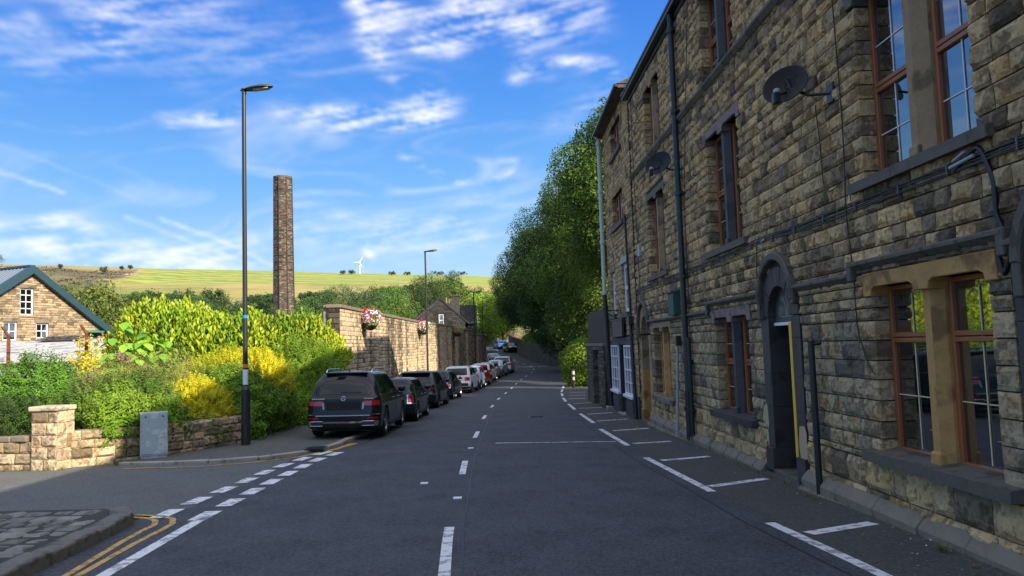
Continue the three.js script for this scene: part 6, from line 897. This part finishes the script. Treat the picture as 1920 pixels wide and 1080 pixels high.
// trees of the valley and the hillside
{
  reseed(670); const S = (name, label, x, z, h, r, cols, o = {}) => tree(name, label, x, z, { h, r, n: o.n ?? 620, lobes: o.lobes ?? 20, base: o.base ?? 1, size: o.size ?? [.8, 1.4], geo: o.geo ?? clumpA, cols, group: 'trees of the valley', ...o });
  const LIME = [[.16, .28, .035], [.28, .40, .045]], GREY = [[.05, .11, .035], [.095, .16, .045]], DEEP = [[.028, .07, .025], [.055, .11, .032]], FRESH = [[.08, .17, .03], [.15, .25, .045]];
  S('birch_tree', 'loose light green birch behind the gabled house', -32.5, -62, 7.9, 3.2, [[.12, .17, .035], [.19, .24, .05]], { geo: clumpB, n: 1500, colVar: .2 }); S('birch_tree', 'lower light green birch beyond the roof edge', -34.5, -74, 6.9, 3, [[.11, .17, .035], [.18, .23, .05]], { geo: clumpB, n: 1000 }); S('broadleaf_tree', 'yellow-green tree low behind the gabled house roof', -49, -92, 8.2, 4, FRESH, { n: 900 });
  S('broadleaf_tree', 'dark dense tree in the dip between the birch and the laurel', -54, -120, 12.1, 3.6, DEEP); S('broadleaf_tree', 'second dark dense tree beside the one in the dip', -58, -119, 11.6, 3.4, DEEP); S('broadleaf_tree', 'round dark tree alone on the tan hillside', -74.5, -185, 17.6, 3.8, DEEP, { n: 420, base: 7 }); S('broadleaf_tree', 'round dark tree on the slope halfway to the chimney', -68.7, -190, 18.1, 4, DEEP, { n: 420, base: 7 }); S('broadleaf_tree', 'small round dark tree peeping over the laurel', -53.8, -165, 13.4, 3.2, DEEP, { n: 380, base: 4 }); S('broadleaf_tree', 'blue-green tree close by the mill chimney', -38.4, -130, 11.8, 2.6, DEEP, { n: 500, taper: true });
  S('broadleaf_tree', 'grey-green tree just past the mill chimney', -36, -150, 12.3, 3.8, GREY); S('broadleaf_tree', 'tall grey-green tree of the clump behind the wall end', -42.3, -210, 20, 5.6, GREY); S('broadleaf_tree', 'wide grey-green tree above the wall end', -33.3, -200, 18.3, 5.4, GREY); S('broadleaf_tree', 'grey-green tree low in the same clump', -41.6, -190, 16.9, 4.2, GREY); S('broadleaf_tree', 'dark oak standing high behind the gabled dark house', -12.2, -140, 15.4, 4.6, [[.04, .08, .02], [.08, .13, .03]], { n: 1200, geo: clumpB }); S('broadleaf_tree', 'far rounded tree beside the dark oak', -11, -190, 20.6, 4.6, GREY); S('broadleaf_tree', 'pale yellow-green tree in front of the oak, above the long wall', -15.6, -125, 11.4, 4, FRESH, { n: 1100, geo: clumpB }); S('broadleaf_tree', 'smaller pale tree above the flower baskets', -16.6, -110, 8.5, 3.2, FRESH, { n: 700, geo: clumpB }); S('broadleaf_tree', 'dark tree behind the long wall top', -19.5, -118, 8.4, 3.2, [[.06, .1, .025], [.1, .15, .03]], { n: 700 });
  S('broadleaf_tree', 'bright lime tree between the dark chimney stack and the lamp', -5, -122, 9.6, 3.2, LIME, { n: 900, geo: clumpB }); S('broadleaf_tree', 'bright lime tree behind the end of the dark house', -1.6, -126, 11, 3.2, LIME, { n: 900, geo: clumpB }); S('broadleaf_tree', 'lime tree on the rise behind the others', -4.8, -165, 14.8, 4.6, [[.1, .16, .035], [.17, .23, .045]]); S('broadleaf_tree', 'light green tree mingling with the dark trees at the bend', 1.5, -146, 11.8, 3.4, LIME, { n: 800, geo: clumpB }); S('broadleaf_tree', 'low light green tree above the wall end by the far lamps', -4.2, -112, 7.4, 2.8, LIME, { n: 800, geo: clumpB });
  const W = [[-58.5, -140, 9.5, 3.6], [-50, -150, 9, 4], [-43, -140, 8.2, 3.6], [-33.4, -130, 8, 3.4], [-29, -145, 8.6, 3.8], [-25, -150, 10.5, 4], [-22, -160, 12.5, 4.4], [-27, -185, 14, 4.6], [-17, -170, 13, 4.4], [-20, -205, 14, 4.5], [-8, -210, 13.5, 4.5], [-3, -200, 12.5, 4.5], [-62, -160, 12, 4.2], [-75, -150, 11, 4.4], [-88, -165, 14, 5], [-95, -140, 10, 5]];
  const where = ['beside the round trees', 'below the lone round tree', 'under the slope before the chimney', 'beside the chimney foot', 'past the chimney foot', 'in the hollow past the chimney', 'in the hollow below the grey-green clump', 'on the lower field edge', 'in the hollow before the oak', 'at the field edge over the long wall', 'at the field edge above the dark house', 'at the field edge by the dark bend', 'on the edge of the tan slope', 'over the birch', 'over the gabled house ridge', 'at the house corner'];
  W.forEach(([x, z, h, r], i) => S('broadleaf_tree', `valley tree ${where[i]}`, x, z, h * 1.12 + 1, r * 1.4, [FRESH, GREY, DEEP][i % 3], { n: 420 }));
  const wood = [[-80, -200, 17, 6], [-92, -215, 19, 6.5], [-104, -230, 21, 7], [-64, -215, 18, 6], [-52, -225, 19, 6.5], [-58, -180, 13, 5], [-30, -225, 20, 6.5], [-22, -230, 21, 7], [-14, -235, 22, 7], [-47, -190, 15, 5.5], [-26, -170, 12.5, 5], [-70, -135, 9.5, 4.5], [-66, -175, 14, 5]]; wood.forEach(([x, z, h, r], i) => S('broadleaf_tree', `wooded slope tree ${['over the birch', 'higher over the birch', 'topmost over the birch', 'under the lone round tree', 'in the chimney gap', 'low by the laurel top', 'in the grey-green clump', 'second in the grey-green clump', 'third in the grey-green clump', 'just past the chimney', 'behind the basket wall', 'low behind the laurel', 'between the two round trees'][i]}`, x, z, h, r, [DEEP, GREY, FRESH, DEEP][i % 4], { n: 480, base: h * .5 }));
  const top = [[-170, -868, 5, 4, 'clump of trees on the skyline beside the wind turbine'], [-161, -872, 5, 4, 'small skyline tree next to the wind turbine'], [-116, -880, 4, 5, 'skyline trees above the long wall'], [-98, -882, 3.5, 5, 'skyline trees over the grey-green clump'], [-36, -885, 5, 9, 'low skyline trees over the dark house'], [-62, -885, 5, 8, 'low line of skyline trees by the oak'], [-477, -850, 6, 2.4, 'lone windblown tree on the skyline above the gabled house roof'], [-410, -870, 5, 2.6, 'tiny tree on the moor skyline'], [-418, -866, 4, 2.2, 'tiny bush on the moor skyline'], [-404, -800, 8, 5, 'moorland tree beside the old quarry'], [-540, -840, 14, 9, 'dark trees at the end of the skyline']];
  for (const [x, z, h, r, lab] of top) { const y = terrain(x, z); tree('hilltop_tree', lab, x, z, { h: y + h, r, n: 110, lobes: 9, base: h * .2, geo: clumpFar, size: [.8, 1.5], cols: [[.05, .075, .035], [.085, .115, .045]], group: 'trees on the skyline' }); }
}
// field barn and poles? the moor carries only low scrub
{ reseed(690); const it = []; for (let i = 0; i < 900; i++) { const s = R(520, 860), x = -400 + (900 - s) * .34 - R(10, 300); it.push({ p: V(x, terrain(x, -s) + .5, -s), dir: V(0, 1, 0), s: R(1.4, 4), col: mixc([.05, .06, .025], [.1, .1, .035], rnd()), roll: R(0, 6) }); } const g = thing('moorland_scrub', 'low scrub and heather on the upper moor', 'scrub'); g.userData.kind = 'stuff'; scatter(g, 'scrub', clumpFar, leafM, it); }

renderer.render(scene, camera);
